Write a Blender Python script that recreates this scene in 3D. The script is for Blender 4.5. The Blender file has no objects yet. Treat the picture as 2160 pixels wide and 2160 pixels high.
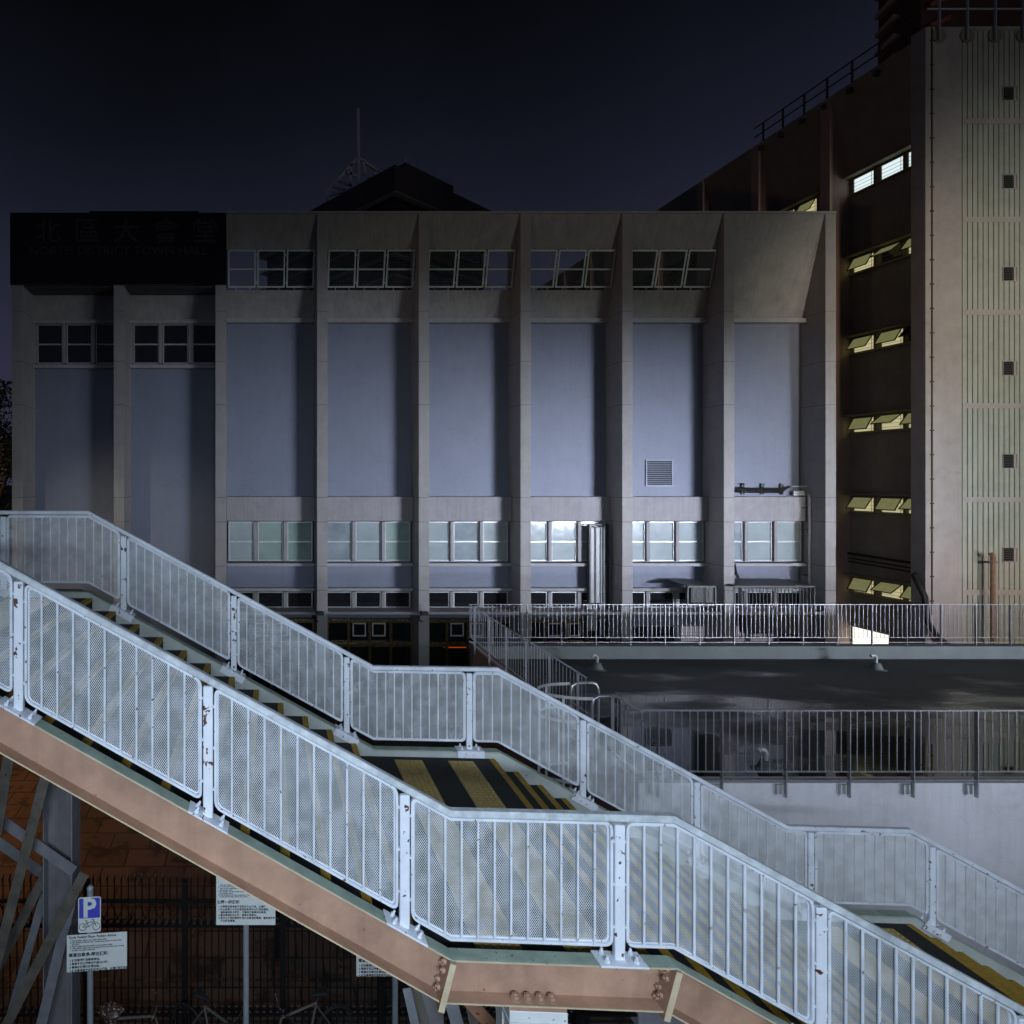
import bpy, math, random
from mathutils import Vector, Matrix
random.seed(7)
R=math.radians
sc=bpy.context.scene
C=sc.collection
EYE=8.5                      # camera height over the ground; all z below are written relative to the eye
F=1250.0; PX=520.0; PY=1012.0

# ------------------------------------------------------------------ camera
cd=bpy.data.cameras.new('camera'); cam=bpy.data.objects.new('camera',cd); C.objects.link(cam)
cam.location=(0,0,EYE); cam.rotation_euler=(R(90),0,0)
cd.sensor_width=36; cd.sensor_fit='HORIZONTAL'; cd.lens=36*F/2160
cd.shift_x=(1080-PX)/2160; cd.shift_y=(PY-1080)/2160
cd.clip_start=.05; cd.clip_end=2000
sc.camera=cam

# ------------------------------------------------------------------ world: night sky glow
w=bpy.data.worlds.new('World'); sc.world=w; w.use_nodes=True
nt=w.node_tree; nt.nodes.clear()
tc=nt.nodes.new('ShaderNodeTexCoord'); sp=nt.nodes.new('ShaderNodeSeparateXYZ')
cr=nt.nodes.new('ShaderNodeValToRGB'); nz=nt.nodes.new('ShaderNodeTexNoise'); nz.inputs['Scale'].default_value=1.9; nz.inputs['Detail'].default_value=6
mm=nt.nodes.new('ShaderNodeMath'); mm.operation='MULTIPLY_ADD'; mm.inputs[1].default_value=.24; 
bg=nt.nodes.new('ShaderNodeBackground'); ow=nt.nodes.new('ShaderNodeOutputWorld')
nt.links.new(tc.outputs['Generated'],sp.inputs[0]); nt.links.new(tc.outputs['Generated'],nz.inputs['Vector'])
nt.links.new(nz.outputs[0],mm.inputs[0]); nt.links.new(sp.outputs['Z'],mm.inputs[2])
nt.links.new(mm.outputs[0],cr.inputs[0]); nt.links.new(cr.outputs[0],bg.inputs[0]); nt.links.new(bg.outputs[0],ow.inputs[0])
el=cr.color_ramp.elements
el[0].position=.0; el[0].color=(.036,.035,.066,1)
el[1].position=1.0; el[1].color=(.0012,.0012,.0018,1)
for p,c in ((.25,(.027,.028,.052,1)),(.43,(.0165,.0180,.0325,1)),(.55,(.0092,.0110,.0200,1)),(.66,(.0046,.0056,.0098,1)),(.77,(.0018,.0020,.0031,1))):
    e=el.new(p); e.color=c
bg.inputs[1].default_value=1.0

# ------------------------------------------------------------------ lamps (footbridge, flood and sodium lighting out of frame, plus added fill lights)
def lamp(name,kind,loc,target,power,col,**k):
    d=bpy.data.lights.new(name,kind); o=bpy.data.objects.new(name,d); C.objects.link(o)
    o.location=(loc[0],loc[1],loc[2]+EYE); d.energy=power; d.color=col
    t=Vector((target[0],target[1],target[2]+EYE)); o.rotation_euler=(t-Vector(o.location)).to_track_quat('-Z','Y').to_euler()
    for a,b in k.items(): setattr(d,a,b)
    return o
COOL=(.70,.83,1.0)
lamp('footbridge_lamp','AREA',(.4,-3.4,.6),(1.6,5,-3.1),235,COOL,shape='RECTANGLE',size=6.5,size_y=.35,spread=R(86))
lamp('footbridge_lamp','AREA',(9.5,-3.4,.9),(10.5,5.5,-4.6),85,COOL,shape='RECTANGLE',size=6.5,size_y=.35,spread=R(86))
lamp('floodlight_lamp','AREA',(33,-9,-2.5),(18,24.3,-1.6),430,(.77,.82,1.0),shape='RECTANGLE',size=9,size_y=.8,spread=R(27))
lamp('floodlight_lamp','AREA',(30,-9,-2.5),(8,24.3,-1.4),300,(.77,.83,1.0),shape='RECTANGLE',size=10,size_y=.8,spread=R(28))
lamp('floodlight_lamp','AREA',(27,-9,-2.5),(-4,24.3,-1.2),105,(.80,.86,1.0),shape='RECTANGLE',size=10,size_y=.8,spread=R(32))
lamp('fill_light','AREA',(36,-8,5.0),(14,24.3,4.0),270,(.92,.94,.84),shape='RECTANGLE',size=9,size_y=1.5,spread=R(95))  # added weak fill for the upper facade, not a known lamp
lamp('fill_light','SPOT',(24.5,-4,1.0),(30,22,3.0),13000,(1.0,.96,.86),spot_size=R(52),spot_blend=1.0,shadow_soft_size=.8)  # added spot that brightens the tower front
lamp('sodium_and_fill_light','SPOT',(21.5,-5,2.0),(26.2,28,7.5),3600,(1.0,.66,.46),spot_size=R(24),spot_blend=1.0,shadow_soft_size=.5)  # added warm fill from the front for the office block fins
lamp('sodium_and_fill_light','SPOT',(-11,7,1.0),(26,28,8),900,(1.0,.70,.40),spot_size=R(52),spot_blend=1.0,shadow_soft_size=.5)  # added warm fill from the left, lifts the office block side wall
lamp('fill_light','SPOT',(-13,9,-3.5),(-5.5,24.7,-3.2),1700,(1.0,.88,.66),spot_size=R(34),spot_blend=1.0,shadow_soft_size=.3)  # added spot that makes the warm glow low on the two left bays
lamp('sodium_and_fill_light','SPOT',(-10.5,17,.5),(-4.6,15.5,-8.5),1800,(1.0,.38,.10),spot_size=R(62),spot_blend=.9,shadow_soft_size=.3)
lamp('sodium_and_fill_light','SPOT',(29,15,-1.0),(26.5,22,-7.4),420,(1.0,.45,.15),spot_size=R(80),spot_blend=.9,shadow_soft_size=.3)
sc.view_settings.view_transform='Standard'; sc.view_settings.look='None'; sc.view_settings.exposure=0; sc.view_settings.gamma=1
sc.cycles.use_denoising=True; sc.cycles.max_bounces=6; sc.cycles.transparent_max_bounces=12; sc.cycles.sample_clamp_indirect=4
sc.cycles.caustics_reflective=False; sc.cycles.caustics_refractive=False

# ------------------------------------------------------------------ materials
MT={}
def mat(name,col,rough=.6,metal=0,var=.12,scale=3.0,streak=0,bump=0,bscale=60,chips=None,emis=None,spec=.5,lines=None,coat=0,grime=0):
    if name in MT: return MT[name]
    m=bpy.data.materials.new(name); m.use_nodes=True; n=m.node_tree; N=n.nodes; L=n.links
    b=N['Principled BSDF']; b.inputs['Roughness'].default_value=rough; b.inputs['Metallic'].default_value=metal
    b.inputs['Specular IOR Level'].default_value=spec; b.inputs['Coat Weight'].default_value=coat
    t=N.new('ShaderNodeTexCoord')
    def noise(sc_,det=4,vec=None,rg=.55):
        q=N.new('ShaderNodeTexNoise'); q.inputs['Scale'].default_value=sc_; q.inputs['Detail'].default_value=det; q.inputs['Roughness'].default_value=rg
        L.new(vec if vec else t.outputs['Object'],q.inputs['Vector']); return q
    def mix(fac,a,b_):
        q=N.new('ShaderNodeMix'); q.data_type='RGBA'
        if isinstance(fac,(int,float)): q.inputs[0].default_value=fac
        else: L.new(fac,q.inputs[0])
        for i,x in ((6,a),(7,b_)):
            if isinstance(x,tuple): q.inputs[i].default_value=(*x,1)
            else: L.new(x,q.inputs[i])
        return q.outputs[2]
    def ramp(x,a,b_):
        q=N.new('ShaderNodeMapRange'); q.inputs[1].default_value=a; q.inputs[2].default_value=b_; L.new(x,q.inputs[0]); return q.outputs[0]
    lo=tuple(c*(1-var) for c in col); hi=tuple(min(1,c*(1+var)) for c in col)
    c=mix(ramp(noise(scale).outputs[0],.3,.7),lo,hi)
    if streak:
        mp=N.new('ShaderNodeMapping'); mp.inputs['Scale'].default_value=(5,5,.35); L.new(t.outputs['Object'],mp.inputs[0])
        q=noise(1.6,5,mp.outputs[0],.65)
        mp2=N.new('ShaderNodeMath'); mp2.operation='MULTIPLY'; mp2.inputs[1].default_value=streak; L.new(ramp(q.outputs[0],.45,.75),mp2.inputs[0])
        c=mix(mp2.outputs[0],c,tuple(x*.45 for x in col))
    if lines:      # dark joints at given world heights: list of z (eye-relative) -> object origin must be z=ground
        zs=N.new('ShaderNodeSeparateXYZ'); L.new(t.outputs['Object'],zs.inputs[0]); acc=None
        for z in lines:
            a=N.new('ShaderNodeMath'); a.operation='SUBTRACT'; a.inputs[1].default_value=z+EYE; L.new(zs.outputs['Z'],a.inputs[0])
            a2=N.new('ShaderNodeMath'); a2.operation='ABSOLUTE'; L.new(a.outputs[0],a2.inputs[0])
            a3=N.new('ShaderNodeMath'); a3.operation='LESS_THAN'; a3.inputs[1].default_value=.009; L.new(a2.outputs[0],a3.inputs[0])
            if acc is None: acc=a3.outputs[0]
            else:
                a4=N.new('ShaderNodeMath'); a4.operation='MAXIMUM'; L.new(acc,a4.inputs[0]); L.new(a3.outputs[0],a4.inputs[1]); acc=a4.outputs[0]
        c=mix(acc,c,tuple(x*.35 for x in col))
    if grime:
        q=noise(1.1,9,None,.68); g2=noise(5.5,8,None,.7)
        ga=N.new('ShaderNodeMath'); ga.operation='MULTIPLY'; L.new(ramp(q.outputs[0],.42,.68),ga.inputs[0]); L.new(ramp(g2.outputs[0],.35,.72),ga.inputs[1])
        gb=N.new('ShaderNodeMath'); gb.operation='MULTIPLY'; gb.inputs[1].default_value=grime; L.new(ga.outputs[0],gb.inputs[0])
        c=mix(gb.outputs[0],c,tuple(x*.32 for x in col))
    if chips:
        cc,sc_,th=chips
        q=noise(sc_,3,None,.6); c=mix(ramp(q.outputs[0],th,th+.012),c,cc)
    L.new(c,b.inputs['Base Color'])
    rr=N.new('ShaderNodeMapRange'); L.new(noise(scale*4).outputs[0],rr.inputs[0]); rr.inputs[3].default_value=max(.02,rough-.1); rr.inputs[4].default_value=min(1,rough+.1); L.new(rr.outputs[0],b.inputs['Roughness'])
    if bump:
        q=noise(bscale,3); bp=N.new('ShaderNodeBump'); bp.inputs['Strength'].default_value=bump; bp.inputs['Distance'].default_value=.01
        L.new(q.outputs[0],bp.inputs['Height']); L.new(bp.outputs[0],b.inputs['Normal'])
    if emis:
        b.inputs['Emission Color'].default_value=(*emis[0],1); b.inputs['Emission Strength'].default_value=emis[1]
    MT[name]=m; return m

RUST=(.10,.035,.02)
M_rail=mat('painted_steel_pale',(.64,.69,.76),.38,0,.13,6,streak=.12,bump=.25,bscale=120,chips=((.13,.085,.075),24,.665),grime=.5)
M_hand=mat('painted_handrail',(.50,.55,.58),.42,0,.22,14,grime=.8,bump=.3,bscale=90,chips=((.10,.10,.10),34,.70))
M_chip=mat('painted_post_chipped',(.68,.73,.80),.40,0,.06,7,bump=.4,bscale=70,chips=(RUST,15,.635),grime=.4)
M_web=mat('painted_steel_salmon',(.39,.24,.165),.55,0,.22,2.6,streak=.34,bump=.15,bscale=60,chips=((.035,.022,.018),22,.735),grime=.75)
M_flange=mat('painted_steel_green',(.29,.37,.31),.5,0,.22,7,bump=.2,bscale=80,chips=((.10,.12,.10),24,.67))
M_buff=mat('painted_steel_buff',(.50,.42,.28),.55,0,.15,9)
M_tread=mat('stair_surface_dark',(.011,.012,.011),.85,0,.35,30,bump=.5,bscale=260)
M_kerb=mat('kerb_plate_pale',(.38,.42,.40),.55,0,.12,4,streak=.15,chips=((.08,.08,.07),18,.70))
M_yel=mat('nosing_yellow',(.33,.20,.012),.7,0,.25,22,bump=.4,bscale=200,chips=((.06,.05,.02),45,.66))
M_tac=mat('tactile_yellow',(.36,.26,.075),.55,0,.18,18,bump=.2,bscale=200)
M_gal=mat('galvanised_steel',(.30,.31,.34),.5,.25,.15,6,streak=.3)
M_brace=mat('brace_weathered',(.16,.145,.12),.6,.1,.3,5,streak=.4,chips=((.05,.03,.02),20,.68))
M_braceo=mat('brace_primer',(.26,.13,.08),.6,0,.25,5,chips=((.05,.03,.02),20,.68))
M_colm=mat('column_grey_purple',(.20,.19,.20),.6,0,.2,3,streak=.5,chips=((.07,.05,.04),14,.72))
M_white=mat('white_paint',(.62,.66,.66),.5,0,.08,8,chips=((.06,.06,.06),20,.69))
M_ss=mat('stainless_steel',(.43,.44,.47),.30,.8,.05,10)
JO=[6.63,4.66,2.95,-.70,-1.66,-3.4,-4.35]
M_fin=mat('fin_render',(.355,.345,.335),.85,0,.06,2,streak=.16,bump=.35,bscale=55,lines=JO,grime=.35)
M_fas=mat('fascia_render',(.36,.355,.335),.85,0,.10,1.5,streak=.42,bump=.2,bscale=40,grime=.4)
M_blue=mat('wall_blue_grey',(.202,.228,.298),.6,0,.03,1.2,streak=.14,bump=.9,bscale=7,grime=.28)
M_band=mat('spandrel_render',(.33,.32,.33),.85,0,.06,2,streak=.3,grime=.4,bump=.3,bscale=60)
M_ledge=mat('ledge_paint',(.38,.38,.38),.8,0,.1,4,streak=.2)
M_alu=mat('aluminium_frame',(.50,.52,.52),.4,.3,.12,9)
M_grn=mat('grille_paint',(.52,.60,.56),.5,0,.06,9)
M_wire=mat('grille_wire',(.16,.18,.18),.6,.2,.05,9)
M_frost=mat('frosted_glass',(.34,.40,.41),.11,0,.10,1.1,spec=.35)
M_frostg=mat('frosted_glass_green',(.28,.38,.34),.12,0,.2,1.0,spec=.4)
M_frostd=mat('frosted_glass_dim',(.27,.32,.35),.12,0,.25,1.3,spec=.4)
M_dark=mat('dark_glass',(.012,.013,.015),.08,0,.2,3,spec=.7)
M_black=mat('black_cladding',(.006,.006,.007),.12,0,.3,3,spec=.35,bump=.15,bscale=1.6)
M_letter=mat('black_letters',(.035,.035,.038),.35,0,.1,5)
M_soff=mat('soffit_panel',(.10,.10,.11),.7,0,.15,3)
M_louv=mat('louvre_blade',(.30,.34,.42),.6,.1,.1,5)
M_void=mat('void_black',(.004,.004,.005),.9,0,.1,5)
M_duct=mat('white_duct',(.36,.38,.375),.45,0,.1,4,streak=.25)
M_pipe=mat('lagged_pipe',(.66,.68,.70),.3,.15,.1,6)
M_cable=mat('black_cable',(.012,.012,.014),.5,0,.2,9)
M_brz=mat('bronze_metal',(.34,.26,.13),.28,.9,.2,5)
M_cage=mat('cage_steel',(.09,.095,.095),.5,.3,.1,9)
M_ac=mat('condenser_casing',(.13,.13,.125),.6,0,.1,5)
M_sideW=mat('side_wall_render',(.29,.25,.195),.85,0,.1,2,streak=.2)
M_sideF=mat('side_fin_render',(.42,.31,.26),.85,0,.08,2,streak=.15)
M_tow=mat('tower_render',(.36,.335,.32),.85,0,.07,2,streak=.12,grime=.4,bump=.2,bscale=50)
M_rib=mat('tower_rib_render',(.36,.385,.33),.85,0,.07,2,streak=.15,grime=.4)
M_groove=mat('rib_groove',(.075,.055,.025),.9,0,.2,6)
M_lit=mat('lit_glass_white',(.5,.5,.5),.4,0,.0,3,emis=((.78,.93,.95),.95))
M_litg=mat('lit_glass_yellow',(.5,.5,.3),.5,0,.2,3,emis=((.50,.50,.20),.26))
M_lity=mat('lit_room_yellow',(.5,.45,.3),.5,0,.2,3,emis=((.95,.86,.50),.46))
M_litd=mat('lit_blind',(.5,.5,.5),.5,0,.2,3,emis=((.62,.56,.66),.30))
M_litw=mat('lit_opening',(.6,.6,.5),.5,0,.0,3,emis=((1,.97,.82),1.6))
M_hood=mat('window_hood',(.22,.19,.13),.8,0,.1,4)
M_grey=mat('low_wall_render',(.50,.51,.545),.8,0,.07,.8,streak=.22,grime=.4,bump=.7,bscale=38)
M_para=mat('parapet_render',(.11,.13,.125),.8,0,.12,1.5,streak=.15)
M_salm=mat('salmon_wall',(.36,.20,.14),.8,0,.1,2,streak=.1)
M_far=mat('far_building_cladding',(.075,.050,.045),.7,0,.15,.3)
M_farg=mat('far_building_glass',(.008,.008,.009),.25,0,.1,1)
M_fare=mat('far_building_edge',(.50,.52,.55),.4,.1,.1,1)
M_mast=mat('mast_steel',(.80,.78,.76),.6,.2,.1,3)
M_fence=mat('fence_black',(.006,.006,.006),.45,.0,.2,9)
M_sgn=mat('sign_white',(.80,.86,.84),.55,0,.06,12,chips=((.10,.11,.10),60,.74))
M_blu=mat('sign_blue',(.08,.09,.62),.5,0,.06,9)
M_ink=mat('sign_ink',(.02,.025,.025),.6,0,.0,9)
M_pole=mat('sign_pole_grey',(.38,.42,.47),.45,.3,.12,6)
M_trunk=mat('bark',(.06,.045,.03),.9,0,.3,6)
M_leaf=mat('leaves',(.035,.05,.015),.6,0,.5,1.3)
M_red=mat('lit_red_sign',(.3,.03,.01),.5,0,.3,9,emis=((1,.13,.02),.35))
M_tyre=mat('tyre_rubber',(.01,.01,.01),.8,0,.2,9)
M_bike=mat('bicycle_paint',(.16,.15,.13),.35,.3,.15,9)
M_chrome=mat('bicycle_chrome',(.45,.45,.47),.2,1,.05,9)
M_bag=mat('plastic_bag_cover',(.09,.04,.035),.35,0,.6,22,chips=((.4,.4,.38),30,.58))

def infill_mat():
    m=bpy.data.materials.new('expanded_metal'); m.use_nodes=True; n=m.node_tree; N=n.nodes; L=n.links
    b=N['Principled BSDF']; b.inputs['Roughness'].default_value=.45
    t=N.new('ShaderNodeTexCoord'); s=N.new('ShaderNodeSeparateXYZ'); L.new(t.outputs['Object'],s.inputs[0])
    def ma(op,a,b_=None,c=None):
        q=N.new('ShaderNodeMath'); q.operation=op
        for i,x in enumerate((a,b_,c)):
            if x is None: continue
            if isinstance(x,(int,float)): q.inputs[i].default_value=x
            else: L.new(x,q.inputs[i])
        return q.outputs[0]
    u=ma('DIVIDE',s.outputs['X'],.0145); v=ma('DIVIDE',s.outputs['Z'],.0215)
    a=ma('ABSOLUTE',ma('SUBTRACT',ma('FRACT',ma('ADD',u,v)),.5)); c=ma('ABSOLUTE',ma('SUBTRACT',ma('FRACT',ma('SUBTRACT',u,v)),.5))
    hole=ma('LESS_THAN',ma('MAXIMUM',a,c),.392)
    nz=N.new('ShaderNodeTexNoise'); nz.inputs['Scale'].default_value=7; nz.inputs['Detail'].default_value=8; L.new(t.outputs['Object'],nz.inputs['Vector'])
    r=N.new('ShaderNodeValToRGB'); r.color_ramp.elements[0].position=.40; r.color_ramp.elements[0].color=(.55,.59,.60,1); r.color_ramp.elements[1].position=.60; r.color_ramp.elements[1].color=(.80,.85,.90,1)
    L.new(nz.outputs[0],r.inputs[0]); L.new(r.outputs[0],b.inputs['Base Color'])
    tr=N.new('ShaderNodeBsdfTransparent'); mx=N.new('ShaderNodeMixShader'); o=N['Material Output']
    L.new(hole,mx.inputs[0]); L.new(b.outputs[0],mx.inputs[1]); L.new(tr.outputs[0],mx.inputs[2]); L.new(mx.outputs[0],o.inputs[0])
    return m
M_mesh=infill_mat()

def roof_mat():
    m=bpy.data.materials.new('wet_roof'); m.use_nodes=True; n=m.node_tree; N=n.nodes; L=n.links; b=N['Principled BSDF']
    t=N.new('ShaderNodeTexCoord'); mp=N.new('ShaderNodeMapping'); mp.inputs['Scale'].default_value=(.35,.8,1); L.new(t.outputs['Object'],mp.inputs[0])
    q=N.new('ShaderNodeTexNoise'); q.inputs['Scale'].default_value=1.1; q.inputs['Detail'].default_value=6; L.new(mp.outputs[0],q.inputs['Vector'])
    s=N.new('ShaderNodeSeparateXYZ'); L.new(t.outputs['Object'],s.inputs[0])
    g=N.new('ShaderNodeMapRange'); L.new(s.outputs['Y'],g.inputs[0]); g.inputs[1].default_value=-4; g.inputs[2].default_value=3.6; g.inputs[3].default_value=-.42; g.inputs[4].default_value=.20
    ad=N.new('ShaderNodeMath'); ad.operation='ADD'; L.new(q.outputs[0],ad.inputs[0]); L.new(g.outputs[0],ad.inputs[1])
    rr=N.new('ShaderNodeMapRange'); L.new(ad.outputs[0],rr.inputs[0]); rr.inputs[1].default_value=.30; rr.inputs[2].default_value=.52; rr.inputs[3].default_value=.02; rr.inputs[4].default_value=.6
    L.new(rr.outputs[0],b.inputs['Roughness'])
    cr=N.new('ShaderNodeValToRGB'); cr.color_ramp.elements[0].position=.4; cr.color_ramp.elements[0].color=(.014,.015,.015,1); cr.color_ramp.elements[1].position=.65; cr.color_ramp.elements[1].color=(.034,.040,.038,1)
    L.new(q.outputs[0],cr.inputs[0]); L.new(cr.outputs[0],b.inputs['Base Color']); b.inputs['Specular IOR Level'].default_value=.4
    return m
M_roof=roof_mat()

def paving_mat():
    m=bpy.data.materials.new('paving_slabs'); m.use_nodes=True; n=m.node_tree; N=n.nodes; L=n.links; b=N['Principled BSDF']; b.inputs['Roughness'].default_value=.7
    t=N.new('ShaderNodeTexCoord'); br=N.new('ShaderNodeTexBrick'); L.new(t.outputs['Object'],br.inputs['Vector']); br.inputs['Scale'].default_value=1
    br.inputs['Brick Width'].default_value=.9; br.inputs['Row Height'].default_value=.62; br.inputs['Mortar Size'].default_value=.022; br.offset=.5
    br.inputs['Color1'].default_value=(.085,.062,.045,1); br.inputs['Color2'].default_value=(.05,.038,.03,1); br.inputs['Mortar'].default_value=(.008,.008,.008,1)
    q=N.new('ShaderNodeTexNoise'); q.inputs['Scale'].default_value=1.3; q.inputs['Detail'].default_value=8; q.inputs['Roughness'].default_value=.7; L.new(t.outputs['Object'],q.inputs['Vector'])
    r=N.new('ShaderNodeMapRange'); r.inputs[1].default_value=.52; r.inputs[2].default_value=.60; L.new(q.outputs[0],r.inputs[0])
    mx=N.new('ShaderNodeMix'); mx.data_type='RGBA'; L.new(r.outputs[0],mx.inputs[0]); L.new(br.outputs[0],mx.inputs[6]); mx.inputs[7].default_value=(.012,.011,.010,1)
    L.new(mx.outputs[2],b.inputs['Base Color']); bp=N.new('ShaderNodeBump'); bp.inputs['Strength'].default_value=.3; L.new(q.outputs[0],bp.inputs['Height']); L.new(bp.outputs[0],b.inputs['Normal'])
    return m
M_pave=paving_mat()

# ------------------------------------------------------------------ mesh builder
class MB:
    def __init__(s): s.v=[]; s.f=[]
    def add(s,vs,fs):
        n=len(s.v); s.v+=[tuple(p) for p in vs]; s.f+=[tuple(i+n for i in f) for f in fs]; return s
    def box(s,x0,x1,y0,y1,z0,z1):
        return s.add([(x0,y0,z0),(x1,y0,z0),(x1,y1,z0),(x0,y1,z0),(x0,y0,z1),(x1,y0,z1),(x1,y1,z1),(x0,y1,z1)],
            [(0,3,2,1),(4,5,6,7),(0,1,5,4),(1,2,6,5),(2,3,7,6),(3,0,4,7)])
    def prism(s,pts,axis,a,b):
        n=len(pts)
        def P(p,t): return {'y':(p[0],t,p[1]),'x':(t,p[0],p[1]),'z':(p[0],p[1],t)}[axis]
        return s.add([P(p,a) for p in pts]+[P(p,b) for p in pts],[tuple(range(n)),tuple(range(2*n-1,n-1,-1))]+[(i,i+n,(i+1)%n+n,(i+1)%n) for i in range(n)])
    def tube(s,pts,r,n=8,closed=False,r2=None):
        P=[Vector(p) for p in pts]; k=len(P); rings=[]; prev=None
        for i in range(k):
            if closed: d=(P[(i+1)%k]-P[i-1]).normalized()
            else: d=(P[min(i+1,k-1)]-P[max(i-1,0)]).normalized()
            if prev is None:
                a=d.cross(Vector((0,0,1)));
                if a.length<.05: a=d.cross(Vector((0,1,0)))
            else: a=prev-d*prev.dot(d)
            a.normalize(); prev=a; b=d.cross(a)
            sc_=1.0
            if 0<i<k-1 or closed:
                d1=(P[i]-P[i-1]).normalized(); c_=max(.4,d1.dot(d)); sc_=1/c_
            rr=r if r2 is None else r+(r2-r)*i/(k-1)
            rings.append([P[i]+(a*math.cos(2*math.pi*j/n)+b*math.sin(2*math.pi*j/n))*rr for j in range(n)])
        vs=[p for g in rings for p in g]; fs=[]
        m=k if closed else k-1
        for i in range(m):
            for j in range(n):
                a0=i*n+j; a1=i*n+(j+1)%n; b0=((i+1)%k)*n+j; b1=((i+1)%k)*n+(j+1)%n; fs.append((a0,a1,b1,b0))
        if not closed: fs+= [tuple(range(n-1,-1,-1)),tuple((k-1)*n+j for j in range(n))]
        return s.add(vs,fs)
    def bar(s,p,q,w,d,side=(0,1,0)):
        p=Vector(p); q=Vector(q); a=(q-p).normalized(); sd=Vector(side); sd=(sd-a*sd.dot(a)).normalized(); n=a.cross(sd)
        vs=[c+n*(w/2*i)+sd*(d/2*j) for c in (p,q) for i,j in ((-1,-1),(1,-1),(1,1),(-1,1))]
        return s.add(vs,[(0,3,2,1),(4,5,6,7),(0,1,5,4),(1,2,6,5),(2,3,7,6),(3,0,4,7)])
    def sweep(s,path,sec,closed=False):
        """path: list of (x,z); sec: list of (n,y) offsets, n along the in-plane normal (up for a left to right path)"""
        k=len(path); m=len(sec); vs=[]
        for i in range(k):
            def dr(a,b): d=(b[0]-a[0],b[1]-a[1]); l=math.hypot(*d); return (d[0]/l,d[1]/l)
            if closed: d0=dr(path[i-1],path[i]); d1=dr(path[i],path[(i+1)%k])
            else: d0=dr(path[max(i-1,0)],path[max(i,1)]); d1=dr(path[min(i,k-2)],path[min(i+1,k-1)])
            n0=(-d0[1],d0[0]); n1=(-d1[1],d1[0]); nx=n0[0]+n1[0]; nz_=n0[1]+n1[1]; l=math.hypot(nx,nz_); nx/=l; nz_/=l
            c=nx*n0[0]+nz_*n0[1]; nx/=c; nz_/=c
            vs+=[(path[i][0]+nx*a,b,path[i][1]+nz_*a) for a,b in sec]
        fs=[]
        for i in range(k if closed else k-1):
            for j in range(m): fs.append((i*m+j,((i+1)%k)*m+j,((i+1)%k)*m+(j+1)%m,i*m+(j+1)%m))
        if not closed: fs+=[tuple(range(m)),tuple((k-1)*m+j for j in range(m-1,-1,-1))]
        return s.add(vs,fs)
    def cone(s,c,r0,r1,h,n=16):
        vs=[(c[0]+r0*math.cos(2*math.pi*i/n),c[1]+r0*math.sin(2*math.pi*i/n),c[2]) for i in range(n)]+[(c[0]+r1*math.cos(2*math.pi*i/n),c[1]+r1*math.sin(2*math.pi*i/n),c[2]+h) for i in range(n)]
        return s.add(vs,[tuple(range(n-1,-1,-1)),tuple(range(n,2*n))]+[(i,(i+1)%n,n+(i+1)%n,n+i) for i in range(n)])
    def build(s,name,m,parent=None,origin=None,smooth=False,bevel=0):
        """vertices carry eye-relative z; origin is given in the same space as the vertices with ground z=0"""
        o_=ORG.get(parent.name) if parent else origin
        ox,oy,oz=o_
        me=bpy.data.meshes.new(name); me.from_pydata([(a-ox,b-oy,c+EYE-oz) for a,b,c in s.v],[],s.f); me.update()
        import bmesh
        bm=bmesh.new(); bm.from_mesh(me); bmesh.ops.recalc_face_normals(bm,faces=bm.faces); bm.to_mesh(me); bm.free()
        me.materials.append(m)
        if smooth:
            for p in me.polygons: p.use_smooth=True
            me.set_sharp_from_angle(angle=R(40))
        o=bpy.data.objects.new(name,me); C.objects.link(o)
        if parent: o.parent=parent
        else: o.location=(ox,oy,oz)
        ORG[o.name]=o_
        if bevel:
            md=o.modifiers.new('bevel','BEVEL'); md.width=bevel; md.segments=1; md.limit_method='ANGLE'; md.angle_limit=R(40)
        return o
ORG={}
def B(x0,x1,y0,y1,z0,z1): return MB().box(x0,x1,y0,y1,z0,z1)
def tag(o,label,cat,group=None):
    o['label']=label; o['category']=cat
    if group: o['group']=group
    return o
def root(name,label,cat,loc,group=None,rotz=0,origin=None):
    o=bpy.data.objects.new(name,None); C.objects.link(o); o.empty_display_size=.3
    o.location=loc; o.rotation_euler=(0,0,rotz); ORG[o.name]=origin or loc
    return tag(o,label,cat,group)
def struct(o): o['kind']='structure'; return o
def cp(o,parent,off=(0,0,0),deep=True):
    c=o.copy(); C.objects.link(c); c.parent=parent; c.location=Vector(o.location)+Vector(off); ORG[c.name]=ORG[o.name]
    if deep:
        for ch in [x for x in KIDS.get(o.name,[])]: cp2(ch,c)
    return c
def cp2(o,parent):
    c=o.copy(); C.objects.link(c); c.parent=parent; c.location=o.location
    for ch in KIDS.get(o.name,[]): cp2(ch,c)
KIDS={}
def kid(o,p): KIDS.setdefault(p.name,[]).append(o); return o

def text_mesh(s,size,name,m,parent,loc,rot,depth=.002,align='LEFT',bold=.03):
    c=bpy.data.curves.new('t','FONT'); c.body=s; c.size=size; c.extrude=depth; c.offset=bold*size; c.align_x=align; c.resolution_u=2
    o=bpy.data.objects.new('t',c); C.objects.link(o)
    dg=bpy.context.evaluated_depsgraph_get(); me=bpy.data.meshes.new_from_object(o.evaluated_get(dg))
    bpy.data.objects.remove(o); bpy.data.curves.remove(c)
    me.materials.clear(); me.materials.append(m); me.name=name
    q=bpy.data.objects.new(name,me); C.objects.link(q); q.parent=parent; q.location=loc; q.rotation_euler=rot
    return q

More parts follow.
